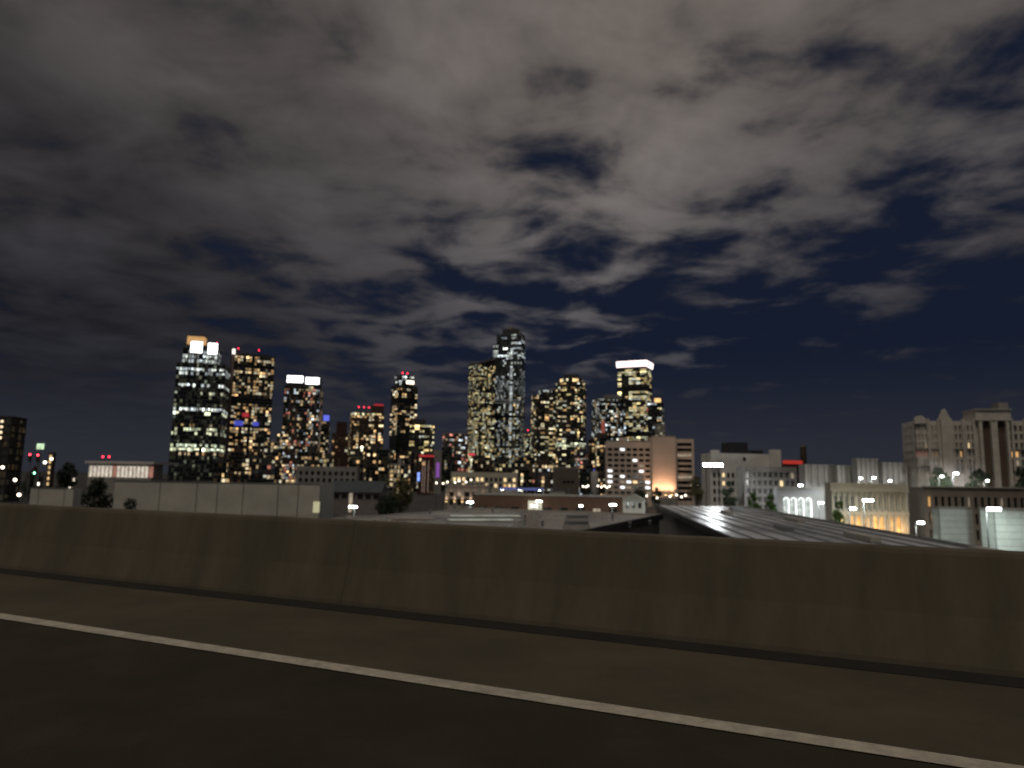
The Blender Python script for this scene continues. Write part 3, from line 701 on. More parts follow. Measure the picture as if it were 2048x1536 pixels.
# blank slab with balcony end
wS = (pC.x-pB.x)+0.6; B0 = A0+u*(wF+0.02)-v*4
fs = [B0, B0+u*wS, B0+u*wS+v*26, B0+v*26]
c = MB(); c.prism(fs, 0, zt2); c.build('end_slab', PEACH, t)
c = MB(); c.prism(shrink(fs, 1.012), zt2+0.01, zt2+0.5); c.build('coping', PALE, t)
wE = (pD.x-pC.x)+0.4; E0 = B0+u*(wS+0.02)+v*3
fe = [E0, E0+u*wE, E0+u*wE+v*20, E0+v*20]
z3 = ztop(1365, 882, Y)
rows = [(z3-1.2-(k+1)*fh+1.2, z3-1.2-(k+1)*fh+fh-0.2) for k in range(int((z3-3)/fh))][::-1]
block(t, fe, 0, z3, {0: (1, 1.3, 0.5, rows)}, PEACH, FR_D, 0.06, [W_DIM], 0.8, 6, bars=1)
for f_ in (0.06, 0.3, 0.55, 0.8):
    for base, wd_, nm in ((B0-v*1.6, wS, 'x'),):
        p = base+u*(wd_*f_)
        c = MB(); c.tube([(p.x, p.y, 6.0), (p.x, p.y, 6.5), (p.x, p.y, 6.9)], [0.3, 0.35, 0.45], 8); c.build('uplight', DARK, t)
        c = MB(); c.tube([(p.x, p.y, 6.91), (p.x, p.y, 7.05)], [0.42, 0.40], 8); c.build('uplight_lens', LO, t)
        light(t, Vector((p.x, p.y-1.2, 7.4)), 5200, (1.0, 0.56, 0.32), 0.4, 80, (v.x*0.42, v.y*0.42, 1.0), 1.0)
c = MB(); c.box(B0, u, -v, -0.5, wS+0.4, 0, 5.5, 0.02, 3.4); c.build('planter_ledge', GREYC, t)

# --- white institutional building behind the floodlights
Y = 300; yaw = 4
fp = footprint(1402, 1556, Y, 5, 0.35)
t = tower_root('institution_building', fp, 'white civic block with round vent, plain attic and dark roof box', 'building')
zt = ztop(1478, 909, Y); u = (fp[1]-fp[0]).normalized(); n = Vector((u.y, -u.x, 0)); L = (fp[1]-fp[0]).length
rows = [(3.0+k*3.4, 5.0+k*3.4) for k in range(int((zt-9)/3.4))]
block(t, fp, 0, zt-0.5, {0: (14, 1.2, 0.9, rows)}, WHITE, FR_D, 0.10, [W_DIM, W_WARM], 0.5, 8, bars=1)
c = MB(); c.box(fp[0], u, n, L*0.86, L*1.01, zt-6, ztop(1545, 905, Y)+1.2, 0.02, 2.0); c.build('end_pylon', WHITE, t)
c = MB(); c.box(fp[0], u, n, L*0.0, L*0.12, zt-6, zt+1.6, 0.02, 1.4); c.build('end_pylon', WHITE, t)
zb0 = zt+0.42; c = MB(); c.box(fp[0], u, n, L*0.33, L*0.60, zb0, ztop(1470, 884, Y), -12, -3); c.build('roof_box', DARK, t)
c = MB(); c.box(fp[0], u, n, L*0.615, L*0.84, zb0, zb0+1.6, -10, -4); c.build('roof_plant', DARK, t)
c = MB(); cx = fp[0]+u*L*0.5; k = 14
c.poly([(*(cx+n*0.06+u*0.75*math.cos(2*math.pi*j/k)).xy, zt-1.9+0.9*math.sin(2*math.pi*j/k)) for j in range(k)]); c.build('round_vent', DARK, t)
# --- floodlight mast
Y = 245; pM = at(1425, 930, Y)
t = thing('floodlight_mast', Vector((pM.x, pM.y, 0)), 'tall mast carrying a row of dazzling white floodlights', 'floodlight')
for dx in (-2.2, 2.2):
    c = MB(); c.tube([(pM.x+dx, Y, 0), (pM.x+dx, Y, pM.z+0.3)], [0.22, 0.14], 8); c.build('post', DARK, t)
c = MB(); c.box(Vector((pM.x, Y, 0)), Vector((1, 0, 0)), Vector((0, -1, 0)), -3.6, 3.6, pM.z-0.9, pM.z-0.65, -0.1, 0.14); c.build('crossbar', STEEL, t)
FL = emit('floodlight_lens', (0.97, 1.0, 1.0), 30.0)
for k in range(4):
    x = pM.x-2.7+k*1.8
    c = MB(); c.box(Vector((x, Y, 0)), Vector((1, 0, 0)), Vector((0, -1, 0)), -0.75, 0.75, pM.z-0.6, pM.z+0.6, 0.16, 0.55); h = c.build('lamp_head', DARK, t)
    c = MB(); c.box(Vector((x, Y, 0)), Vector((1, 0, 0)), Vector((0, -1, 0)), -0.66, 0.66, pM.z-0.5, pM.z+0.5, 0.555, 0.62); c.build('lens', FL, h, origin=t.matrix_world.translation)
light(t, pM+Vector((0, -1.2, -0.2)), 26000, (0.93, 0.98, 1.0), 1.5, 150, (0, -1, -0.5), 0.5)
light(t, pM+Vector((0, 14, -4)), 3500, (0.93, 0.98, 1.0), 1.5)

# --- grey apartment row beside it
Y = 265; fp = footprint(1472, 1592, Y, 7, 0.3)
t = tower_root('apartment_building', fp, 'grey balcony apartment block below the white civic block', 'building')
zt = ztop(1530, 938, Y); rows = [(1.4+k*3.0, 3.6+k*3.0) for k in range(int((zt-1.5)/3.0))]
block(t, fp, 0, zt, {0: (9, 0.8, 0.6, rows)}, GREYC, FR_W, 0.12, [W_DIM, W_DIM, W_WARM], 0.8, 9, bars=2)
Y = 330; fp = footprint(1556, 1604, Y, 5, 0.5)
t = tower_root('restaurant_block', fp, 'dark block with a long red lit roof edge', 'building')
zt = ztop(1580, 932, Y); u = (fp[1]-fp[0]).normalized(); n = Vector((u.y, -u.x, 0)); L = (fp[1]-fp[0]).length
block(t, fp, 0, zt, {0: (6, 0.6, 0.5, [(zt-3.6, zt-1.2), (zt-7.4, zt-5)])}, BROWN, FR_D, 0.2, [W_AMB, W_WARM], 0.4, 10)
c = MB(); c.box(fp[0], u, n, 0.1, L-0.1, zt+0.95, ztop(1580, 921, Y), -0.5, 0.4); c.build('red_roof_edge', emit('red_roof', (0.8, 0.06, 0.04), 0.42), t)
Y = 520; pC_ = at(1606, 890, Y)
t = thing('chimney', Vector((pC_.x, Y, 0)), 'slim brown chimney stack on the far low skyline', 'chimney')
c = MB(); c.tube([(pC_.x, Y, 0), (pC_.x, Y, pC_.z-1.5), (pC_.x, Y, pC_.z)], [2.6, 2.1, 2.1], 16); smooth(c.build('stack', BROWN, t))
c = MB(); c.tube([(pC_.x, Y, pC_.z-1.4), (pC_.x, Y, pC_.z-0.6)], 2.35, 16); c.build('rim', GREYC, t)

def pilasters(t, fp, i, nP, z0, z1, wd, dp, m_, topped=None):
    for k, a, u, n, L, fc in edges(fp):
        if k == i:
            for j in range(nP):
                s = (L-wd)*j/(nP-1); c = MB(); c.box(a, u, n, s, s+wd, z0, z1, 0.003, dp)
                if topped: c.box(a, u, n, s-0.15, s+wd+0.15, z1+0.003, z1+topped, 0.003, dp+0.15)
                c.build('pilaster', m_, t)
# --- grey apartments with pilasters
for k, (x0, x1, y_, Y, nP, lab) in enumerate(((1596, 1664, 934, 250, 5, 'grey walk-up with pilasters beside the red roofed block'), (1664, 1706, 936, 246, 4, 'narrow grey walk-up between the broad one and the taller one'), (1702, 1752, 922, 240, 5, 'taller grey walk-up with close set pilasters'), (1750, 1810, 930, 238, 5, 'grey walk-up touching the ornate gabled building'))):
    fp = footprint(x0, x1, Y, 3, 0.45); t = tower_root('apartment_building', fp, lab, 'building')
    zt = ztop((x0+x1)/2, y_, Y); rows = [(1.5+j*3.1, 3.5+j*3.1) for j in range(int((zt-2)/3.1))]
    block(t, fp, 0, zt, {0: ((nP-1)*2, 0.8, 0.7, rows)}, GREYC, FR_W, 0.16, [W_DIM, W_DIM, W_AMB, W_GREEN], 0.5, 300+k)
    pilasters(t, fp, 0, nP, 0, zt+0.4, 0.6, 0.5, PALE, 0.5)

# --- ornate gabled building on the right
Y = 228; fp = footprint(1806, 2110, Y, -12, 0.30)
u = (fp[1]-fp[0]).normalized(); n = Vector((u.y, -u.x, 0)); L = (fp[1]-fp[0]).length
t = tower_root('gabled_apartment_building', fp, 'ornate grey tan apartment block with gable towers, tall arches and an amber lit row', 'building')
zt = ztop(1920, 846, Y)
def sx(px): # position along the facade for a pixel column
    best = min(range(0, 401), key=lambda k: abs(colof(fp[0]+u*(L*k/400), zt)-px)); return L*best/400
def colof(p, z):
    d = Vector((p.x, p.y, z-CAMZ)); return 1024+FPX*d.dot(_Rt)/d.dot(_F)
rowz = [ztop(1920, y, Y) for y in (946, 929, 912, 895, 878, 861)]
rows = [(z-0.2, z+1.75) for z in rowz]
rd = random.Random(3)
core = MB(); core.prism(inset_box(fp, 0.7), 0, zt); core.build('core', STONE, t)
wall = MB(); sl = MB()
for i, a, uu, nn, LL, fc in edges(fp):
    aa, l2 = (a, LL) if i in (0, 2) else (a+uu*0.7, LL-1.4)
    if i == 0:
        cols = []
        for x0, x1, k in ((1812, 1874, 7), (1898, 1948, 6), (2014, 2100, 8)):
            s0, s1 = sx(x0), sx(x1); g_ = (s1-s0)/k
            cols += [(s0+j*g_+0.3, s0+(j+1)*g_-0.3) for j in range(k)]
        openings(wall, aa, uu, nn, l2, 0, zt+0.8, cols, rows, 0.7)
        for ri, (r0, r1) in enumerate(rows):
            for c0, c1 in cols:
                pm = GLASS_W
                if ri == 2:
                    pxc = colof(aa+uu*c0, r0)
                    pm = W_RED if 1822 < pxc < 1858 else (W_AMB if rd.random() < 0.75 else GLASS_W)
                elif rd.random() < 0.10: pm = rd.choice([W_DIM, W_DIM, W_WARM])
                window(t, aa, uu, nn, c0+0.005, r0+0.005, c1-c0-0.01, r1-r0-0.01, pm, FR_W, 0.5, 1)
                if ri in (1, 3): sl.box(aa, uu, nn, c0-0.2, c1+0.2, r0-0.25, r0-0.02, 0.003, 0.7)
    elif i == 3:
        openings(wall, aa, uu, nn, l2, 0, zt+0.8, grid(4, l2, 1, 1.2), rows, 0.7)
        for r0, r1 in rows:
            for c0, c1 in grid(4, l2, 1, 1.2): window(t, aa, uu, nn, c0+0.005, r0+0.005, c1-c0-0.01, r1-r0-0.01, GLASS_W, FR_W, 0.5, 1)
    else: wall.box(aa, uu, nn, 0, l2, 0, zt+0.8, -0.7, 0)
wall.build('wall', STONE, t); sl.build('balcony_ledge', PALE, t, stuff=True)
def gable(px0, px1, py_top, kind, dp=1.6):
    s0, s1 = sx(px0), sx(px1); ztp = ztop((px0+px1)/2, py_top, Y); zs_ = zt+0.5 if kind == 'round' else zt+1.0
    c = MB(); c.box(fp[0], u, n, s0, s1, rows[-1][1]+0.6 if kind == 'round' else 0, zs_, 0.004, dp)
    prof_ = []
    if kind == 'round':
        for j in range(13):
            t_ = math.pi*j/12; prof_.append((s1-(s1-s0)*(1-math.cos(t_))/2 if False else (s0+s1)/2+math.cos(t_)*(s1-s0)*0.46, zs_+0.01+math.sin(t_)*(ztp-zs_)))
    else: prof_ = [(s1+0.1, zs_+0.01), ((s0+s1)/2, ztp), (s0-0.1, zs_+0.01)]
    k = len(prof_); i0 = len(c.v)
    for d_ in (dp, -1.0):
        for s, z in prof_: p = fp[0]+u*s+n*d_; c.v.append((p.x, p.y, z))
    c.f.append(tuple(range(i0+k-1, i0-1, -1))); c.f.append(tuple(range(i0+k, i0+2*k)))
    for j in range(k): c.f.append((i0+j, i0+(j+1) % k, i0+k+(j+1) % k, i0+k+j))
    c.c += [(0, 0, 0)]*(len(c.f)-len(c.c))
    return c.build('gable_tower' if kind != 'round' else 'round_gable', STONE, t)
gable(1812, 1852, 829, 'round', 0.9); gable(1878, 1897, 817, 'point', 2.0); gable(1806, 1811, 838, 'point', 0.9)
# tall twin arches: piers, arch heads and dark recess
zc0, zc1 = 3.0, ztop(1985, 838, Y)
for x0, x1 in ((1960, 1978), (1990, 2008)):
    s0, s1 = sx(x0), sx(x1); r_ = (s1-s0)/2; cz = zc1-r_-0.4
    c = MB(); c.box(fp[0], u, n, s0, s1, zc0, cz, 0.01, 0.06)
    pr = [(s0+r_+r_*math.cos(math.pi*j/10), cz+r_*math.sin(math.pi*j/10)) for j in range(11)]
    c.poly([(*(fp[0]+u*s+n*0.06).xy, z) for s, z in pr][::-1]); c.build('arch_recess', mat('brown_recess', (0.10, 0.07, 0.05), 0.9, 0, 0.2, 0.3), t)
    c = MB(); c.box(fp[0], u, n, s0-0.9, s0-0.02, zc0, cz, 0.01, 1.5); c.box(fp[0], u, n, s1+0.02, s1+0.9, zc0, cz, 0.01, 1.5)
    for j in range(10):
        t0, t1 = math.pi*j/10, math.pi*(j+1)/10
        q4 = [(s0+r_+(r_+0.02)*math.cos(t0), cz+(r_+0.02)*math.sin(t0)), (s0+r_+(r_+0.9)*math.cos(t0), cz+(r_+0.9)*math.sin(t0)), (s0+r_+(r_+0.9)*math.cos(t1), cz+(r_+0.9)*math.sin(t1)), (s0+r_+(r_+0.02)*math.cos(t1), cz+(r_+0.02)*math.sin(t1))]
        i0 = len(c.v)
        for d_ in (1.5, 0.01):
            for s, z in q4: p = fp[0]+u*s+n*d_; c.v.append((p.x, p.y, z))
        for q_ in ((0, 1, 2, 3), (7, 6, 5, 4), (0, 4, 5, 1), (2, 6, 7, 3), (1, 5, 6, 2), (3, 7, 4, 0)): c.f.append(tuple(i0+e for e in q_)); c.c.append((0, 0, 0))
    c.build('arch_surround', STONE, t)
c = MB(); c.box(fp[0], u, n, sx(1948), sx(2018), zt+0.81, ztop(1985, 822, Y), -8, 1.7); c.build('attic_block', STONE, t)
c = MB(); c.box(fp[0], u, n, sx(1946), sx(2020), ztop(1985, 822, Y)+0.01, ztop(1985, 819, Y), -8.3, 2.2); c.build('cornice', PALE, t)
c = MB(); c.box(fp[0], u, n, sx(2008), sx(2028), ztop(1985, 819, Y)+0.02, ztop(2015, 804, Y), -8, -3); c.build('roof_box', GREYC, t)
for px in (1855, 1876, 1900, 1924, 1946, 2022, 2048):
    s = sx(px); c = MB(); c.box(fp[0], u, n, s-0.3, s+0.3, 0, zt+1.5, 0.005, 0.75); c.build('pilaster', STONE, t)

# --- long cream arcade building
Y = 152; fp = footprint(1650, 1812, Y, -6, 0.25, 1000)
u = (fp[1]-fp[0]).normalized(); n = Vector((u.y, -u.x, 0)); L = (fp[1]-fp[0]).length
t = tower_root('arcade_building', fp, 'long cream building with slender columns over amber lit arches', 'building')
zt = ztop(1730, 975, Y)
rows = [(zt-4.6, zt-1.9)]
block(t, fp, 0, zt, {0: (13, 0.7, 0.55, rows)}, CREAM, FR_W, 0.12, [W_DIM], 0.6, 12, bars=1)
pilasters(t, fp, 0, 14, 0, zt-1.0, 0.35, 0.55, CREAM)
c = MB(); c.box(fp[0], u, n, -0.3, L+0.3, zt-0.9, zt+0.2, 0.003, 0.9); c.build('cornice', CREAM, t)
c = MB(); c.box(fp[0], u, n, -0.2, L+0.2, zt-5.6, zt-5.0, 0.56, 0.8); c.build('string_course', CREAM, t)
AW = emit('amber_arch', (1.0, 0.56, 0.18), 0.55, vary=0.8)
for j in range(8):
    s = L*(0.12+0.105*j); wd_ = L*0.06; zc = ztop(1730, 1036, Y)
    pr = [(s, 3.0), (s+wd_, 3.0)] + [(s+wd_/2+wd_/2*math.cos(math.pi*q_/8), zc+wd_/2*math.sin(math.pi*q_/8)) for q_ in range(9)]
    c = MB(); c.poly([(*(fp[0]+u*a1+n*0.02).xy, z) for a1, z in pr]); c.build('lit_arch', AW, t)
    c = MB()
    for q_ in range(8):
        t0, t1 = math.pi*q_/8, math.pi*(q_+1)/8; r0, r1 = wd_/2+0.02, wd_/2+0.3
        pts = [(s+wd_/2+r_*math.cos(tt), zc+r_*math.sin(tt)) for r_, tt in ((r0, t0), (r1, t0), (r1, t1), (r0, t1))]
        i0 = len(c.v)
        for d_ in (0.5, 0.01):
            for a1, z in pts: p = fp[0]+u*a1+n*d_; c.v.append((p.x, p.y, z))
        for f4 in ((0, 1, 2, 3), (7, 6, 5, 4), (0, 4, 5, 1), (2, 6, 7, 3), (1, 5, 6, 2), (3, 7, 4, 0)): c.f.append(tuple(i0+e for e in f4)); c.c.append((0, 0, 0))
    c.build('arch_ring', CREAM, t)
for f_ in (0.3, 0.6, 0.9):
    p = fp[0]+u*L*f_+n*2.2; light(t, Vector((p.x, p.y, 5.0)), 260, (1.0, 0.55, 0.2), 0.4)
# --- darker wing continuing to the right
Y = 158; fp = footprint(1816, 2120, Y, 2, 0.2, 1000)
u = (fp[1]-fp[0]).normalized(); n = Vector((u.y, -u.x, 0)); L = (fp[1]-fp[0]).length
t = tower_root('row_building', fp, 'long grey brown wing with flat roof beside the cream arcade', 'building')
zt = ztop(1940, 984, Y)
block(t, fp, 0, zt, {0: (20, 0.8, 0.75, [(zt-3.4, zt-1.1), (zt-7.0, zt-4.7), (zt-10.4, zt-8.2)])}, mat('taupe_stucco', (0.22, 0.19, 0.16), 0.9, 0, 0.2, 0.3), FR_D, 0.14, [W_DIM, W_DIM, W_AMB], 0.5, 14)
c = MB(); c.box(fp[0], u, n, -0.2, L+0.2, zt+0.91, zt+1.2, -0.4, 0.4); c.build('coping', PALE, t)
# --- pale glass-block building, lamp lit
for k, (x0, x1, y_, Y, lab) in enumerate(((1866, 1948, 1018, 118, 'pale green grey block with horizontal cladding joints'), (1962, 2120, 1022, 104, 'pale tiled building washed by a bright street lamp'))):
    fp = footprint(x0, x1, Y, 2, 0.3, 1060); t = tower_root('clad_building', fp, lab, 'building')
    zt = ztop((x0+x1)/2, y_, Y); PG = mat('pale_green_tile', (0.50, 0.55, 0.52), 0.6, 0, 0.12, 0.5)
    c = MB(); c.prism(inset_box(fp, 0.25), 0, zt); c.build('core', GREYC, t)
    for i, a, u, n, L, fc in edges(fp):
        if i not in (0, 3): continue
        nr = int((zt-0.5)/1.0); nc = max(2, int(L/1.9)) if k else max(2, int(L/6))
        for r_ in range(nr):
            for q_ in range(nc):
                z0_ = zt-(r_+1)*1.0
                if z0_ < 3: continue
                c = MB(); c.box(a, u, n, L*q_/nc+0.02, L*(q_+1)/nc-0.02, z0_+0.02, z0_+0.97, -0.22, -0.22+0.2); c.build('wall_panel', PG, t)
    c = MB(); c.prism(shrink(fp, 1.01), zt+0.01, zt+0.35); c.build('coping', GREYC, t)

# --- arched colonnade
Y = 215; fp = footprint(1548, 1648, Y, -3, 0.35, 1000)
u = (fp[1]-fp[0]).normalized(); n = Vector((u.y, -u.x, 0)); L = (fp[1]-fp[0]).length
t = tower_root('arched_hall', fp, 'plain grey hall with four white lit arched windows', 'building')
zt = ztop(1600, 978, Y)
c = MB(); c.prism(fp, 0, zt); c.build('wall', mat('hall_grey', (0.34, 0.34, 0.35), 0.9, 0, 0.12, 0.2), t)
c = MB(); c.box(fp[0], u, n, -0.3, L+0.3, zt+0.01, zt+0.5, -3, 0.35); c.build('coping', PALE, t)
WA = emit('white_arch', (0.92, 1.0, 0.96), 0.55, vary=0.6); WR = emit('arch_tube', (0.95, 1.0, 1.0), 1.6)
for j in range(4):
    s = L*(0.10+0.165*j); wd_ = L*0.115; zc = ztop(1600, 1001, Y)
    pr = [(s, 3.0), (s+wd_, 3.0)] + [(s+wd_/2+wd_/2*math.cos(math.pi*q_/10), zc+wd_/2*math.sin(math.pi*q_/10)) for q_ in range(11)]
    c = MB(); c.poly([(*(fp[0]+u*a1+n*0.03).xy, z) for a1, z in pr]); ar = c.build('arched_window', WA, t)
    c = MB(); c.tube([(*(fp[0]+u*a1+n*0.25).xy, z) for a1, z in [(s+wd_, 4.0)]+pr[2:]], 0.13, 6); c.build('arch_light', WR, ar, origin=t.matrix_world.translation)
    for q_ in (0.33, 0.66):
        c = MB(); c.box(fp[0], u, n, s+wd_*q_-0.06, s+wd_*q_+0.06, 3.0, zc+wd_*0.42, 0.035, 0.15); c.build('mullion', FR_D, ar, origin=t.matrix_world.translation)

# --- mid-ground, centre
Y = 300; fp = footprint(893, 984, Y, -4, 0.5)
u = (fp[1]-fp[0]).normalized(); n = Vector((u.y, -u.x, 0)); L = (fp[1]-fp[0]).length
t = tower_root('columned_building', fp, 'small pale classical building with warm uplit pilasters', 'building')
zt = ztop(938, 976, Y); zb = 2.0
block(t, fp, 0, zt, {0: (5, 1.8, 1.5, [(zt-3.6, zt-1.6), (zt-7.2, zt-4.6)])}, mat('pale_pink_stone', (0.40, 0.36, 0.34), 0.9, 0, 0.12, 0.3), FR_D, 0.1, [W_DIM], 0.5, 15)
for j in range(6):
    s = 0.3+(L-1.5)*j/5; c = MB(); c.box(fp[0], u, n, s, s+0.9, 0, zt-0.2, 0.003, 0.6); c.build('pilaster', PALE, t)
    p = fp[0]+u*(s+0.45)+n*1.3; zl = ztop(938, 1005, Y)
    c = MB(); c.tube([(p.x, p.y, 0), (p.x, p.y, zl-0.1)], 0.10, 6); c.tube([(p.x, p.y, zl-0.1), (p.x, p.y, zl+0.15)], [0.2, 0.28], 8); c.build('uplight', DARK, t)
    c = MB(); c.tube([(p.x, p.y, zl+0.16), (p.x, p.y, zl+0.26)], 0.26, 8); c.build('uplight_lens', LO, t)
    light(t, Vector((p.x, p.y, zl+0.6)), 320, (1.0, 0.62, 0.42), 0.15, 75, (-n.x*0.25, -n.y*0.25, 1))
c = MB(); c.box(fp[0], u, n, -0.4, L+0.4, zt+0.91, zt+1.4, -1, 0.9); c.build('cornice', PALE, t)
Y = 390; fp = footprint(904, 1036, Y, 3, 0.4)
t = tower_root('office_building', fp, 'low pale office with a row of bright warm windows', 'building')
zt = ztop(970, 948, Y)
block(t, fp, 0, zt, {0: (14, 1.0, 0.9, [(ztop(970, 963, Y), ztop(970, 955, Y)), (ztop(970, 975, Y), ztop(970, 967, Y))])}, CREAM, FR_D, 0.45, [W_WARM, W_WARM, W_AMB], 0.4, 16, bars=2)
Y = 330; fp = footprint(1000, 1142, Y, -2, 0.3)
u = (fp[1]-fp[0]).normalized(); n = Vector((u.y, -u.x, 0)); L = (fp[1]-fp[0]).length
t = tower_root('station_canopy', fp, 'long dark canopy with blue lit fascia behind the brick wall', 'canopy')
zt = ztop(1070, 978, Y)
c = MB(); c.box(fp[0], u, n, 0, L, zt, zt+0.5, -12, 1.5); c.build('roof', CHAR, t)
c = MB(); c.box(fp[0], u, n, 0.2, L*0.62, zt-0.6, zt+0.4, 1.51, 1.7); c.build('blue_fascia', emit('blue_fascia', (0.16, 0.20, 0.55), 0.40, vary=0.5), t)
for j in range(9):
    c = MB(); p = fp[0]+u*(1+(L-2)*j/8); c.tube([(p.x, p.y, 0), (p.x, p.y, zt-0.01)], 0.2, 8); c.build('column', STEEL, t)
c = MB(); c.box(fp[0], u, n, L*0.70, L*0.92, zt-4.2, zt-0.9, 0.3, 0.7); c.build('white_board', PALE, t)
for s in (0.03, 0.27, 0.55):
    c = MB(); c.box(fp[0], u, n, L*s, L*s+0.9, zt-0.75, zt-0.62, 0.2, 1.1); c.build('downlight', LW, t)
Y = 460; fp = footprint(1106, 1158, Y, 22, 0.6)
t = tower_root('windowless_block', fp, 'brown box building with one pale end wall', 'building')
zt = ztop(1130, 936, Y)
c = MB(); c.prism(fp, 0, zt); c.build('wall', mat('taupe_wall', (0.16, 0.135, 0.12), 0.9, 0, 0.15, 0.1), t)
c = MB(); c.prism(shrink(fp, 1.015), zt+0.01, zt+0.6); c.build('coping', PALE, t)
for i, a, u, n, L, fc in edges(fp):
    if i == 1: c = MB(); c.box(a, u, n, 0, L, 0, zt, 0.02, 0.3); c.build('pale_end_wall', PALE, t)
    if i == 0:
        for s in (0.2, 0.4, 0.6): window(t, a, u, n, L*s, zt-9.5, 2.2, 1.5, GLASS_W, FR_D, -0.05, 1)
Y = 360; pS = at(1189, 942, Y)
t = thing('silo', Vector((pS.x, Y, 0)), 'pale round storage silo beside the peach building', 'silo')
c = MB(); c.tube([(pS.x, Y, 0), (pS.x, Y, pS.z-1), (pS.x, Y, pS.z-0.6), (pS.x, Y, pS.z)], [1.9, 1.9, 1.7, 0.5], 20); smooth(c.build('tank', PALE, t))
for z in (4, 8, 12, 16): 
    if z < pS.z-1: c = MB(); c.tube([(pS.x, Y, z), (pS.x, Y, z+0.2)], 1.97, 20); c.build('hoop', STEEL, t)
# brick warehouse wall with parapet behind the lot
Y = 282; fp = footprint(948, 1245, Y, -3, 0.12, 1000)
u = (fp[1]-fp[0]).normalized(); n = Vector((u.y, -u.x, 0)); L = (fp[1]-fp[0]).length
t = tower_root('brick_warehouse', fp, 'long low red brick warehouse with pale roof edge behind the flat roof hall', 'building')
zt = ztop(1100, 997, Y)
block(t, fp, 0, zt, {0: (9, 2.0, 3.2, [(1.0, 3.6)])}, BRICK, FR_D, 0.2, [W_DIM], 0.35, 17)
c = MB(); c.box(fp[0], u, n, -0.2, L+0.2, zt+0.91, zt+1.7, -0.4, 0.25); c.build('roof_edge', PALE, t)
c = MB(); c.box(fp[0], u, n, L*0.37, L*0.46, 0, zt-1.0, 0.02, 4.0); c.build('entrance_porch', emit('lit_porch', (1.0, 0.95, 0.75), 0.55, vary=0.5), t)
# left: small industrial sheds
Y = 420; fp = footprint(596, 722, Y, 6, 0.4)
t = tower_root('grey_office', fp, 'plain grey brown low office behind the end of the panel wall', 'building')
zt = ztop(660, 936, Y)
block(t, fp, 0, zt, {0: (10, 1.5, 1.6, [(zt-4.2, zt-2.0), (zt-8.2, zt-6.0)])}, GREYC, FR_D, 0.15, [W_WARM, W_DIM], 0.4, 18)
Y = 270; fp = footprint(668, 776, Y, -5, 0.4)
u = (fp[1]-fp[0]).normalized(); n = Vector((u.y, -u.x, 0)); L = (fp[1]-fp[0]).length
t = tower_root('industrial_shed', fp, 'industrial shed with dark blue pitched roof and a white lit doorway', 'building')
zt = ztop(730, 985, Y); zr = ztop(730, 962, Y)
block(t, fp, 0, zt, {0: (6, 0.8, 0.9, [(zt-2.4, zt-0.7)])}, mat('shed_wall', (0.16, 0.14, 0.14), 0.85, 0, 0.2, 0.3), FR_D, 0.3, [W_DIM, W_AMB], 0.3, 19, parapet=0.0)
c = MB(); mid0 = (fp[0]+fp[3])/2; mid1 = (fp[1]+fp[2])/2
A, B, D_, E_ = fp[0]+n*0.8-u*0.5, fp[1]+n*0.8+u*0.5, fp[2]-n*0.8+u*0.5, fp[3]-n*0.8-u*0.5
mid0 -= u*0.5; mid1 += u*0.5
i0 = 0
for p, z in ((A, zt+0.05), (B, zt+0.05), (mid1, zr), (mid0, zr), (E_, zt+0.05), (D_, zt+0.05)): c.v.append((p.x, p.y, z))
c.f = [(0, 1, 2, 3), (3, 2, 5, 4), (0, 3, 4), (1, 5, 2), (0, 4, 5, 1)]; c.c = [(0, 0, 0)]*5
c.build('pitched_roof', mat('blue_metal_roof', (0.05, 0.06, 0.075), 0.5, 0.3, 0.2, 0.3), t)
c = MB(); c.box(fp[0], u, n, L*0.36, L*0.43, 1.0, zt-0.3, 0.02, 0.2); c.build('lit_doorway', W_DIM, t)
# --- far left: white lit low hall
Y = 250; fp = footprint(180, 337, Y, -8, 0.35)
u = (fp[1]-fp[0]).normalized(); n = Vector((u.y, -u.x, 0)); L = (fp[1]-fp[0]).length
t = tower_root('lit_pavilion', fp, 'low hall with glowing white and red upper storey', 'building')
zt = ztop(260, 928, Y); zm = ztop(260, 957, Y)
c = MB(); c.prism(fp, 0, zm); c.build('wall', GREYC, t)
c = MB(); c.prism(inset_box(fp, 1.0), zm+0.01, zt); c.build('upper_core', GREYC, t)
PW = emit('pavilion_white', (1.0, 0.88, 0.74), 0.55, vary=0.5); PR_ = emit('pavilion_red', (0.75, 0.35, 0.26), 0.40, vary=0.3)
nP = 16
for j in range(nP):
    c = MB(); c.box(fp[0], u, n, L*(j+0.06)/nP, L*(j+0.94)/nP, zm+0.4, zt-0.8, -0.95, -0.7); c.build('lit_panel', PR_ if j in (6, 15) else PW, t)
    c = MB(); c.box(fp[0], u, n, L*(j-0.04)/nP, L*(j+0.04)/nP, zm+0.02, zt, -0.9, -0.3); c.build('fin', WHITE, t)
c = MB(); c.box(fp[0], u, n, -1.0, L+1.0, zt+0.01, zt+0.9, -14, 0.6); c.build('roof', WHITE, t)
for s in (0.12, 0.22): p = fp[0]+u*(L*s)-n*3; beacon(t, Vector((p.x, p.y, zt+2.2)), 1.3, 0.45)
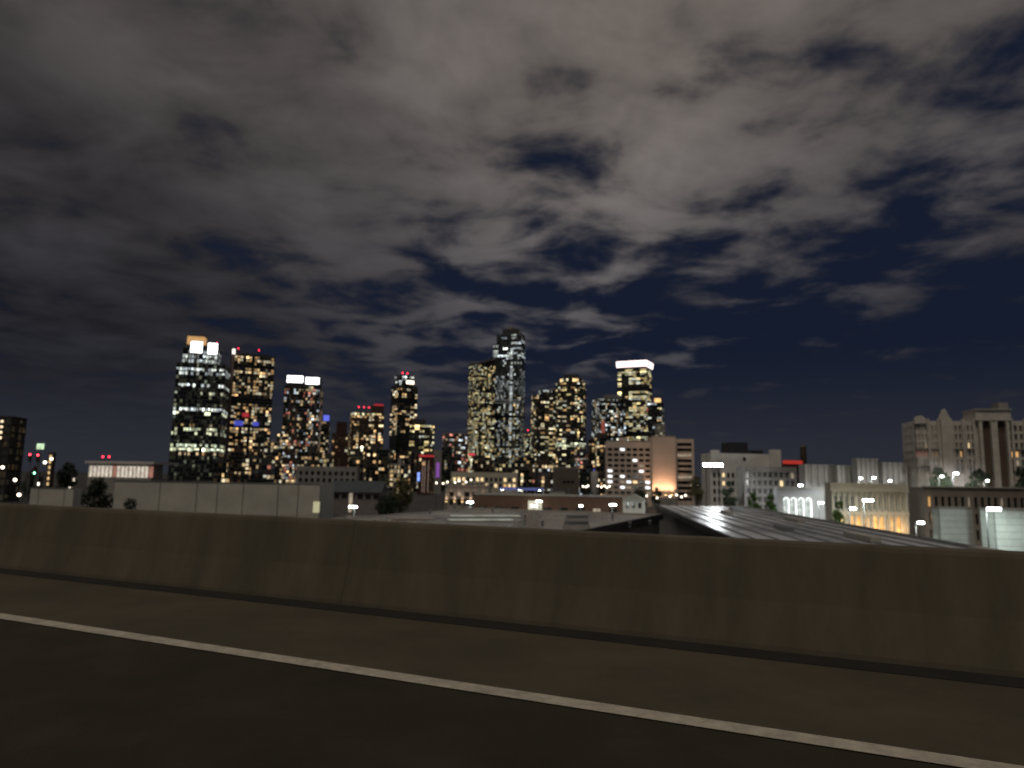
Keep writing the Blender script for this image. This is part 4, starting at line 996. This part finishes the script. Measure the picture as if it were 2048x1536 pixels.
# --- left dark tower at the frame edge
Y = 330; fp = footprint(-60, 46, Y, 10, 0.8)
t = tower_root('dark_tower', fp, 'nearly unlit dark tower with a few wall lamps beside the junction', 'tower')
tier(t, fp, 0, ztop(20, 836, Y), 3.4, 3.4, prob=0.0, pal=WARM, bright=0.7, seed=401, body=CHAR, trim=mat('dark_umber', (0.03, 0.024, 0.02), 0.9, 0, 0.2, 0.1))
for i, a, u, n, L, fc in edges(fp):
    if i == 0:
        for k_, y in enumerate((845, 856, 867, 878, 932, 985)):
            c = MB(); s = sorted([L*0.72, 0, L])[1]; z_ = ztop(20, y, Y); c.box(a, u, n, s, s+1.0, z_, z_+1.0, 0.4, 0.7); c.build('wall_lamp', emit('wall_lamp', (1.0, .75, .5), 1.6), t)
Y = 420; fp = footprint(98, 113, Y, 0, 1.0)
t = tower_root('stair_tower', fp, 'slim tower with one column of amber stair lights', 'tower')
zt = ztop(105, 905, Y); c = MB(); c.prism(fp, 0, zt); c.build('wall', BROWN, t)
for i, a, u, n, L, fc in edges(fp):
    if i == 0:
        z = 3.0
        while z < zt-3: c = MB(); c.box(a, u, n, L*0.3, L*0.8, z, z+1.7, 0.02, 0.2); c.build('stair_window', emit('stair_amber', (1.0, .68, .32), 0.8, vary=0.5), t); z += 3.2

# --- left panel wall warehouses
PANEL = mat('precast_panel', (0.50, 0.49, 0.44), 0.9, 0, 0.14, 0.25, bump=0.1, bscale=4)
def panel_hall(pxs, ytop, Y, yaw, label, low=None):
    fp = footprint(pxs[0], pxs[-1], Y, yaw, 0.3, 990); t = tower_root('panel_warehouse', fp, label, 'building')
    zt = ztop((pxs[0]+pxs[-1])/2, ytop, Y); u = (fp[1]-fp[0]).normalized(); n = Vector((u.y, -u.x, 0)); L = (fp[1]-fp[0]).length
    c = MB(); c.prism(inset_box(fp, 0.25), 0, zt-0.2); c.build('core', DARK, t)
    for j in range(len(pxs)-1):
        s0 = L*(pxs[j]-pxs[0])/(pxs[-1]-pxs[0]); s1 = L*(pxs[j+1]-pxs[0])/(pxs[-1]-pxs[0])
        zmid = zt*0.62 if j >= low else None
        g_ = 0.06
        if zmid:
            c = MB(); c.box(fp[0], u, n, s0+g_, s1-g_, 0, zmid-0.02, -0.22, 0); c.build('wall_panel', PANEL, t)
            c = MB(); c.box(fp[0], u, n, s0+g_, s1-g_, zmid+0.02, zt, -0.22, 0.01); c.build('wall_panel', PANEL, t)
        else: c = MB(); c.box(fp[0], u, n, s0+g_, s1-g_, 0, zt, -0.22, 0.0); c.build('wall_panel', PANEL, t)
    for i, a, uu, nn, LL, fc in edges(fp):
        if i in (1, 3): c = MB(); c.box(a+uu*0.26, uu, nn, 0, LL-0.3, 0, zt, -0.22, 0); c.build('wall_panel', PANEL, t)
    c = MB(); c.box(fp[0], u, n, -0.1, L+0.1, zt+0.005, zt+0.14, -0.35, 0.08); c.build('coping', STEEL, t)
    return t, fp, zt
panel_hall([60, 80, 141, 163], 977, 128, 0, 'short pale panel wall beyond the shrub', 99)
t, fp, zt = panel_hall([228, 325, 404, 448, 503, 578, 621, 668], 966, 112, 1, 'long grey precast panel warehouse above the highway parapet', 3)
u = (fp[1]-fp[0]).normalized(); n = Vector((u.y, -u.x, 0)); L = (fp[1]-fp[0]).length
lv = MB(); a_ = L*0.975
for j in range(4): lv.box(fp[0], u, n, a_-0.12+j*0.26, a_+0.02+j*0.26, ztop(660, 1026, 112), ztop(660, 1004, 112), 0.02, 0.12)
lv.build('lit_louvre', emit('louvre', (1.0, 0.95, 0.6), 0.5), t)

# ================================================================== PARKING LOT AND WET ROOF
WET = mat('wet_asphalt', (0.13, 0.125, 0.12), 0.32, 0, 0.35, 0.10, bump=0.10, bscale=0.9, rvary=0.2, spec=0.6, stretch=(1.0, 0.35, 1))
q = MB(); q.poly([(-62, 92, 0.004), (60, 92, 0.004), (60, 279, 0.004), (-62, 279, 0.004)]); struct(q.build('parking_lot', WET))
P1, P2, P3, P4 = atz(1312, 1010, 8.6), atz(1462, 1078, 8.6), atz(2030, 1114, 8.6), atz(1452, 1009, 8.6)
eL = (P2-P1).normalized()
ax = Vector((eL.x, eL.y, 0)).normalized(); bx_ = Vector((-ax.y, ax.x, 0))
# a straight long shed: axis ax from the far end towards the highway
s_len = (P2-P1).length+28; wid = max(bx_.dot(P4-P1), bx_.dot(P3-P1))
fpR = [P1, P1+ax*s_len, P1+ax*s_len+bx_*wid, P1+bx_*wid]
t = thing('wet_roof_shed', Vector((centre(fpR).x, centre(fpR).y, 0)), 'long flat roofed shed with rain-wet seamed roof mirroring the floodlights', 'building')
ROOFM = mat('wet_metal_roof', (0.50, 0.52, 0.55), 0.36, 0.1, 0.35, 0.08, bump=0.16, bscale=0.7, rvary=0.16, spec=0.6, stretch=(1.0, 0.3, 1))
z_r = 8.6
c = MB(); c.prism(inset_box(fpR, 0.3), 0, z_r-0.25); c.build('wall', GREYC, t)
nS = 9; 
for j in range(nS):
    c = MB(); c.box(P1, ax, bx_, 0.0, s_len, z_r-0.24, z_r-0.02*(j % 2), wid*j/nS+0.03, wid*(j+1)/nS-0.03); c.build('roof_sheet', ROOFM, t)
    if j: c = MB(); c.box(P1, ax, bx_, 0.0, s_len, z_r-0.2, z_r+0.14, wid*j/nS-0.025, wid*j/nS+0.025); c.build('standing_seam', STEEL, t)
c = MB(); c.box(P1, ax, bx_, -0.2, s_len+0.2, z_r-0.5, z_r+0.35, -0.4, -0.01); c.build('parapet', CHAR, t)
c = MB(); c.box(P1, ax, bx_, -0.2, s_len+0.2, z_r-0.5, z_r+0.30, wid+0.01, wid+0.4); c.build('parapet', STEEL, t)
for (sa, sb, d0, d1, hh, mm_) in ((40, 46, 9, 10.2, 0.5, PALE), (62, 70, 15, 16, 0.5, PALE), (84, 90, 8.5, 9.5, 0.45, STEEL), (96, 104, 13, 14, 0.5, PALE), (25, 29, 13, 15, 0.8, STEEL), (112, 118, 18, 19.2, 0.5, PALE)):
    c = MB(); c.box(P1, ax, bx_, sa, sb, z_r+0.05, z_r+0.05+hh, d0, d1); c.build('roof_duct', mm_, t)

# broad low roof between the highway and the brick warehouse
z_h = 8.0; Q1 = atz(952, 1019, z_h); Q2 = atz(726, 1036, z_h); e = (Q2-Q1); e.z = 0; e.normalize(); f_ = Vector((-e.y, e.x, 0))
LH = 100.0; WH = 37.0
fpH = [Q1, Q1+e*LH, Q1+e*LH+f_*WH, Q1+f_*WH]
t = thing('flat_roof_hall', Vector((centre(fpH).x, centre(fpH).y, 0)), 'broad hall with pale wet flat roof, white skylight strips and parapet edge', 'building')
c = MB(); c.prism(inset_box(fpH, 0.3), 0, z_h-0.3); c.build('wall', GREYC, t)
RM2 = mat('wet_roof_membrane', (0.33, 0.32, 0.31), 0.34, 0, 0.35, 0.12, bump=0.12, bscale=0.9, rvary=0.2, spec=0.5, stretch=(1.0, 0.4, 1))
nS = 8
for j in range(nS):
    c = MB(); c.box(Q1, e, f_, LH*j/nS+0.03, LH*(j+1)/nS-0.03, z_h-0.29, z_h-0.015*(j % 2), 0, WH); c.build('roof_sheet', RM2, t)
c = MB(); c.box(Q1, e, f_, -0.3, LH, z_h-0.6, z_h+0.22, -0.35, -0.01); c.build('parapet', WHITE, t)
c = MB(); c.box(Q1, e, f_, -0.45, -0.01, z_h-0.6, z_h+0.35, -0.35, WH); c.build('parapet', PALE, t)
c = MB(); c.box(Q1, e, f_, 0, LH, z_h-0.6, z_h+0.4, WH+0.01, WH+0.4); c.build('parapet', CHAR, t)
SKYL = emit('skylight_glow', (0.85, 0.92, 0.80), 0.22, vary=0.4)
def roof_item(px0, px1, py, hh, dd, m_, name, kerb=None):
    a, b_ = atz(px0, py, z_h+hh), atz(px1, py, z_h+hh); uu = (b_-a); uu.z = 0; L_ = uu.length; uu.normalize(); nn_ = Vector((uu.y, -uu.x, 0))
    n_ = max(1, int(L_/1.6))
    c = MB(); c.box(a, uu, nn_, -0.1, L_+0.1, z_h+0.02, z_h+hh*0.6, -dd-0.1, 0.1); k_ = c.build('kerb_box', PALE, t)
    for j in range(n_):
        c = MB(); c.box(a, uu, nn_, L_*j/n_+0.04, L_*(j+1)/n_-0.04, z_h+hh*0.6+0.01, z_h+hh, -dd, 0.0); c.build(name, m_, k_, origin=t.matrix_world.translation)
roof_item(905, 1042, 1031, 0.35, 1.6, SKYL, 'skylight_pane'); roof_item(900, 1028, 1039, 0.35, 1.4, SKYL, 'skylight_pane')
roof_item(790, 870, 1036, 0.25, 0.8, WHITE, 'skylight_pane')
roof_item(1142, 1176, 1031, 1.0, 1.8, STEEL, 'unit_case'); roof_item(1138, 1178, 1043, 1.0, 1.8, STEEL, 'unit_case')
for px, py, hh in ((1050, 1040, 0.7), (1085, 1052, 0.6), (1225, 1040, 0.8), (1260, 1055, 0.6), (985, 1024, 0.7), (1120, 1024, 0.9), (1300, 1050, 0.5), (860, 1028, 0.6)):
    p = atz(px, py, z_h); c = MB(); c.tube([(p.x, p.y, z_h), (p.x, p.y, z_h+hh), (p.x, p.y, z_h+hh+0.05), (p.x, p.y, z_h+hh+0.2)], [0.16, 0.16, 0.3, 0.08], 10); c.build('roof_vent', STEEL, t)
# small white gabled kiosk past the warehouse
Y = 232; fp = footprint(1246, 1290, Y, -14, 0.8, 1000)
u = (fp[1]-fp[0]).normalized(); n = Vector((u.y, -u.x, 0)); L = (fp[1]-fp[0]).length
t = tower_root('gabled_kiosk', fp, 'small white gabled building beside the dark round tree', 'building')
zt = ztop(1268, 1000, Y); zr = ztop(1268, 988, Y)
block(t, fp, 0, zt, {0: (3, 0.8, 0.9, [(zt-2.6, zt-0.8)])}, WHITE, FR_D, 0.5, [W_DIM], 0.3, 20, parapet=0.0)
c = MB()
m0, m1 = (fp[0]+fp[1])/2, (fp[3]+fp[2])/2
for p, z in ((fp[0]-u*0.4+n*0.4, zt+0.02), (fp[1]+u*0.4+n*0.4, zt+0.02), (m0+n*0.4, zr), (fp[3]-u*0.4-n*0.4, zt+0.02), (fp[2]+u*0.4-n*0.4, zt+0.02), (m1-n*0.4, zr)): c.v.append((p.x, p.y, z))
c.f = [(0, 1, 2), (3, 5, 4), (0, 2, 5, 3), (1, 4, 5, 2), (0, 3, 4, 1)]; c.c = [(0, 0, 0)]*5; c.build('gable_roof', PALE, t)

# ================================================================== LAMPS
street_lamp(706, 1014, 150, 'bright lot lamp at the shed by the panel warehouse', 0.9, 1500)
street_lamp(940, 1005, 215, 'lot lamp in front of the classical building', 1.0, 1800)
street_lamp(1078, 1003, 232, 'lot lamp over the brick warehouse porch', 1.0, 1600)
street_lamp(1068, 1012, 205, 'lower lot lamp before the brick porch', 0.9, 1200, (1, 1, .85))
street_lamp(1162, 1012, 195, 'small lot lamp midway along the brick warehouse', 0.5, 700)
street_lamp(1226, 1010, 205, 'lot lamp at the end of the brick warehouse', 1.0, 1600)
street_lamp(1284, 1008, 235, 'lamp under the dark tree past the brick warehouse', 0.6, 700)
street_lamp(1420, 1018, 190, 'lamp beyond the wet roof under the floodlight mast', 0.9, 2400, z0=0.0)
street_lamp(1601, 971, 235, 'bluish lamp over the arched hall roof', 0.75, 5400, (0.85, 0.9, 1.0))
street_lamp(1736, 1001, 128, 'big street lamp before the cream arcade', 1.00, 5400)
street_lamp(1706, 1018, 132, 'smaller street lamp at the green bush by the arcade', 0.62, 1050)
street_lamp(1642, 1006, 190, 'street lamp between arched hall and arcade', 0.75, 3000)
street_lamp(1842, 1046, 125, 'street lamp at the corner of the arcade and grey wing', 0.62, 2400)
street_lamp(1988, 1019, 96, 'tall street lamp before the pale tiled building', 1.00, 2700)
street_lamp(1912, 947, 200, 'tall lamp against the ornate gabled building', 0.75, 16200, (1, .97, 1))
street_lamp(1722, 957, 206, 'small lamp at the corner of the close set grey walk-up', 0.4, 1500)
street_lamp(1884, 953, 198, 'small lamp under the pointed gable tower', 0.4, 3000, (1, .95, .88))
street_lamp(1975, 962, 196, 'small lamp before the tall twin arches', 0.4, 3000, (1, .95, .88))  # added lamp, put in to brighten the gabled front
street_lamp(1872, 1026, 134, 'amber lamp before the grey brown wing', 0.45, 500, (1, .6, .25), LO)
street_lamp(1780, 962, 206, 'small lamp between the walk-ups and the gabled building', 0.4, 1800)
street_lamp(1748, 956, 205, 'lamp before the close set grey walk-ups', 0.50, 4500)
rnd = random.Random(9)
GL = emit('globe_warm', (1.0, 0.86, 0.66), 5.0)
def globe_lamp(px, py, Y, group, label):
    p = at(px, py, Y); r_ = thing('globe_lamp', Vector((p.x, Y, 0)), label, 'lamp', group)
    c = MB(); c.tube([(p.x, Y, 0), (p.x, Y, p.z-0.3)], [0.10, 0.06], 6); c.build('post', DARK, r_)
    c = MB(); c.tube([(p.x, Y, p.z-0.35), (p.x, Y, p.z-0.2), (p.x, Y, p.z+0.05), (p.x, Y, p.z+0.28), (p.x, Y, p.z+0.4)], [0.15, 0.33, 0.42, 0.33, 0.12], 8); smooth(c.build('globe', GL, r_))
for px, py in ((873, 966), (886, 967), (895, 964), (910, 965), (918, 962), (932, 964), (942, 960)): globe_lamp(px, py, 345, 'globe lamps on the terrace', 'small globe lamp in the row behind the classical building')
for px, py in ((1196, 972), (1203, 974), (1209, 972), (1214, 975), (1219, 973), (1166, 973), (1172, 974), (1176, 972)): globe_lamp(px, py, 330, 'globe lamps by the silo', 'small globe lamp in the row at the silo')
for px, py in ((1293, 992), (1340, 993), (1353, 990), (1363, 994), (1371, 991), (1314, 996)): globe_lamp(px, py, 300, 'globe lamps before the peach building', 'small globe lamp before the peach building')
for px, py in ((1383, 970), (1388, 985), (1395, 972)): globe_lamp(px, py, 330, 'globe lamps under the trees', 'small globe lamp under the trees by the floodlight mast')
for px, py in ((5, 935), (30, 960), (38, 990), (62, 975), (75, 968), (90, 925), (103, 918), (130, 960), (140, 975), (147, 960), (152, 985)): globe_lamp(px, py, 190+rnd.uniform(-15, 30), 'globe lamps at the street junction', 'small globe lamp at the junction by the slim stair tower')
# traffic signals at the junction
def signal(px, py, Y, label, on):
    p = at(px, py, Y); r_ = thing('traffic_signal', Vector((p.x, Y, 0)), label, 'traffic light')
    c = MB(); c.tube([(p.x, Y, 0), (p.x, Y, p.z+0.5)], 0.1, 8); c.build('post', STEEL, r_)
    c = MB(); c.box(Vector((p.x, Y, 0)), Vector((1, 0, 0)), Vector((0, -1, 0)), -0.3, 0.3, p.z-1.2, p.z+0.6, 0.12, 0.4); h = c.build('housing', DARK, r_)
    for j, (cl, nm) in enumerate((((1, .05, .08), 'red'), ((1, .6, .1), 'amber'), ((.3, 1, .5), 'green'))):
        k = 10; z_ = p.z+0.28-j*0.56
        c = MB(); c.poly([(p.x+0.2*math.cos(2*math.pi*q/k), Y-0.41, z_+0.2*math.sin(2*math.pi*q/k)) for q in range(k)])
        c.build('signal_lens', emit('signal_'+nm, cl, 9.0) if nm in on else mat('lens_off_'+nm, tuple(x*0.08 for x in cl), 0.4), h, origin=r_.matrix_world.translation)
signal(62, 912, 150, 'red traffic signal nearer the dark tower', ('red',)); signal(78, 913, 152, 'red traffic signal beside the green street sign', ('red',)); signal(72, 938, 150, 'green traffic signal low at the junction', ('green',))
pG = at(82, 893, 155)
t = thing('street_sign', Vector((pG.x, 155, 0)), 'lit pale green sign high on a post at the junction', 'sign')
c = MB(); c.tube([(pG.x, 155, 0), (pG.x, 155, pG.z)], 0.12, 8); c.build('post', STEEL, t)
c = MB(); c.box(Vector((pG.x, 155, 0)), Vector((1, 0, 0)), Vector((0, -1, 0)), -0.75, 0.75, pG.z-0.6, pG.z+0.6, 0.14, 0.3); c.build('sign_panel', emit('green_sign', (0.7, 0.95, 0.6), 0.9, vary=0.3), t)

# ================================================================== TREES
BARK = mat('bark', (0.07, 0.05, 0.035), 0.95, 0, 0.3, 2.0)
def leafm(name, c1):
    return mat(name, c1, 0.7, 0, 0.45, 1.2)
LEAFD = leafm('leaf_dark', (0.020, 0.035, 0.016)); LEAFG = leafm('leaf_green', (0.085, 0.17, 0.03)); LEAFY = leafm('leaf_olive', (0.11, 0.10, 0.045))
def tree(px0, px1, py0, Y, label, lm, z0=0.0, seed=1, low=0.35, nl=2600, name='tree', cat='tree'):
    rd = random.Random(seed); xl, xr = at(px0, py0, Y).x, at(px1, py0, Y).x; cx = (xl+xr)/2; rx = (xr-xl)/2; top = at((px0+px1)/2, py0, Y).z
    h = top-z0; r_ = thing(name, Vector((cx, Y, z0)), label, cat)
    tr = MB(); tr.tube([(cx, Y, z0), (cx+0.1, Y, z0+h*low*0.6), (cx+rd.uniform(-.3, .3), Y, z0+h*low*1.3)], [0.05*h**0.8, 0.035*h**0.8, 0.02*h**0.8], 8)
    blobs = []
    for k in range(11):
        a_ = rd.uniform(0, 6.28); q_ = rd.random()**0.5*0.72; zf = rd.uniform(low+0.08, 0.86)
        f_ = 1.0-0.55*abs((zf-0.6)/0.45)
        b_ = Vector((cx+math.cos(a_)*q_*rx*f_, Y+math.sin(a_)*q_*rx*f_, z0+h*zf)); blobs.append((b_, rd.uniform(0.28, 0.45)*rx))
        tr.tube([(cx, Y, z0+h*low*rd.uniform(0.7, 1.2)), ((cx+b_.x)/2, (Y+b_.y)/2, z0+h*(low+zf)/2), tuple(b_)], [0.018*h**0.8, 0.012*h**0.8, 0.006*h**0.8], 5)
    blobs.append((Vector((cx, Y, top-0.3*rx)), 0.32*rx))
    tr.build('trunk', BARK, r_)
    lf = MB(); ls = max(0.10, rx*0.085)
    for k in range(nl):
        b_, br = rd.choice(blobs); d = Vector((rd.gauss(0, 1), rd.gauss(0, 1), rd.gauss(0, 0.8))).normalized()*br*rd.uniform(0.55, 1.12)
        p = b_+d; e1 = Vector((rd.gauss(0, 1), rd.gauss(0, 1), rd.gauss(0, 1))).normalized(); e2 = e1.cross(Vector((rd.gauss(0, 1), rd.gauss(0, 1), rd.gauss(0, 1)))).normalized(); s = ls*rd.uniform(0.6, 1.3)
        lf.poly([p-e1*s, p+e2*s*0.5, p+e1*s, p-e2*s*0.5])
    lf.build('crown', lm, r_)
tree(752, 806, 988, 205, 'dark leafy tree between blue roofed shed and flat roof hall', LEAFD, seed=1)
tree(772, 832, 956, 225, 'olive lamp-lit tree behind the dark leafy tree', LEAFY, seed=2, low=0.25)
tree(1256, 1296, 976, 250, 'dark round tree in front of the peach building', LEAFD, seed=3)
tree(1300, 1326, 974, 300, 'small dark tree at the base of the blank peach wall', LEAFD, seed=4)
tree(1158, 1184, 952, 340, 'dark tree beside the silo', LEAFD, seed=5)
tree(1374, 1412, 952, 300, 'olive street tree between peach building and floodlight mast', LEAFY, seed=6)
tree(1440, 1476, 962, 262, 'dark green tree beside the floodlight mast', LEAFD, seed=7)
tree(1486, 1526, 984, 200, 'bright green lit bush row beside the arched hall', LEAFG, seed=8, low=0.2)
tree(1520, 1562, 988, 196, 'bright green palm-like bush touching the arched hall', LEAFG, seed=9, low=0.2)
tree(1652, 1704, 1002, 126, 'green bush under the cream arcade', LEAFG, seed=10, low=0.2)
tree(1845, 1905, 935, 215, 'dark tree mass before the ornate gabled building', LEAFD, seed=11)
tree(1925, 1990, 938, 212, 'wide dark tree before the tall arches', LEAFD, seed=12)
tree(2010, 2070, 936, 212, 'dark tree beyond the tall arches of the gabled building', LEAFD, seed=13)
tree(108, 168, 925, 175, 'dark tree beside the slim stair tower', LEAFD, seed=14)
tree(44, 98, 938, 200, 'dark tree at the junction', LEAFD, seed=15)
tree(228, 296, 998, 98, 'low dark shrub against the panel warehouse', LEAFD, seed=16, low=0.2)
tree(160, 232, 955, 135, 'dark tree filling the gap between the panel walls', LEAFD, seed=17)
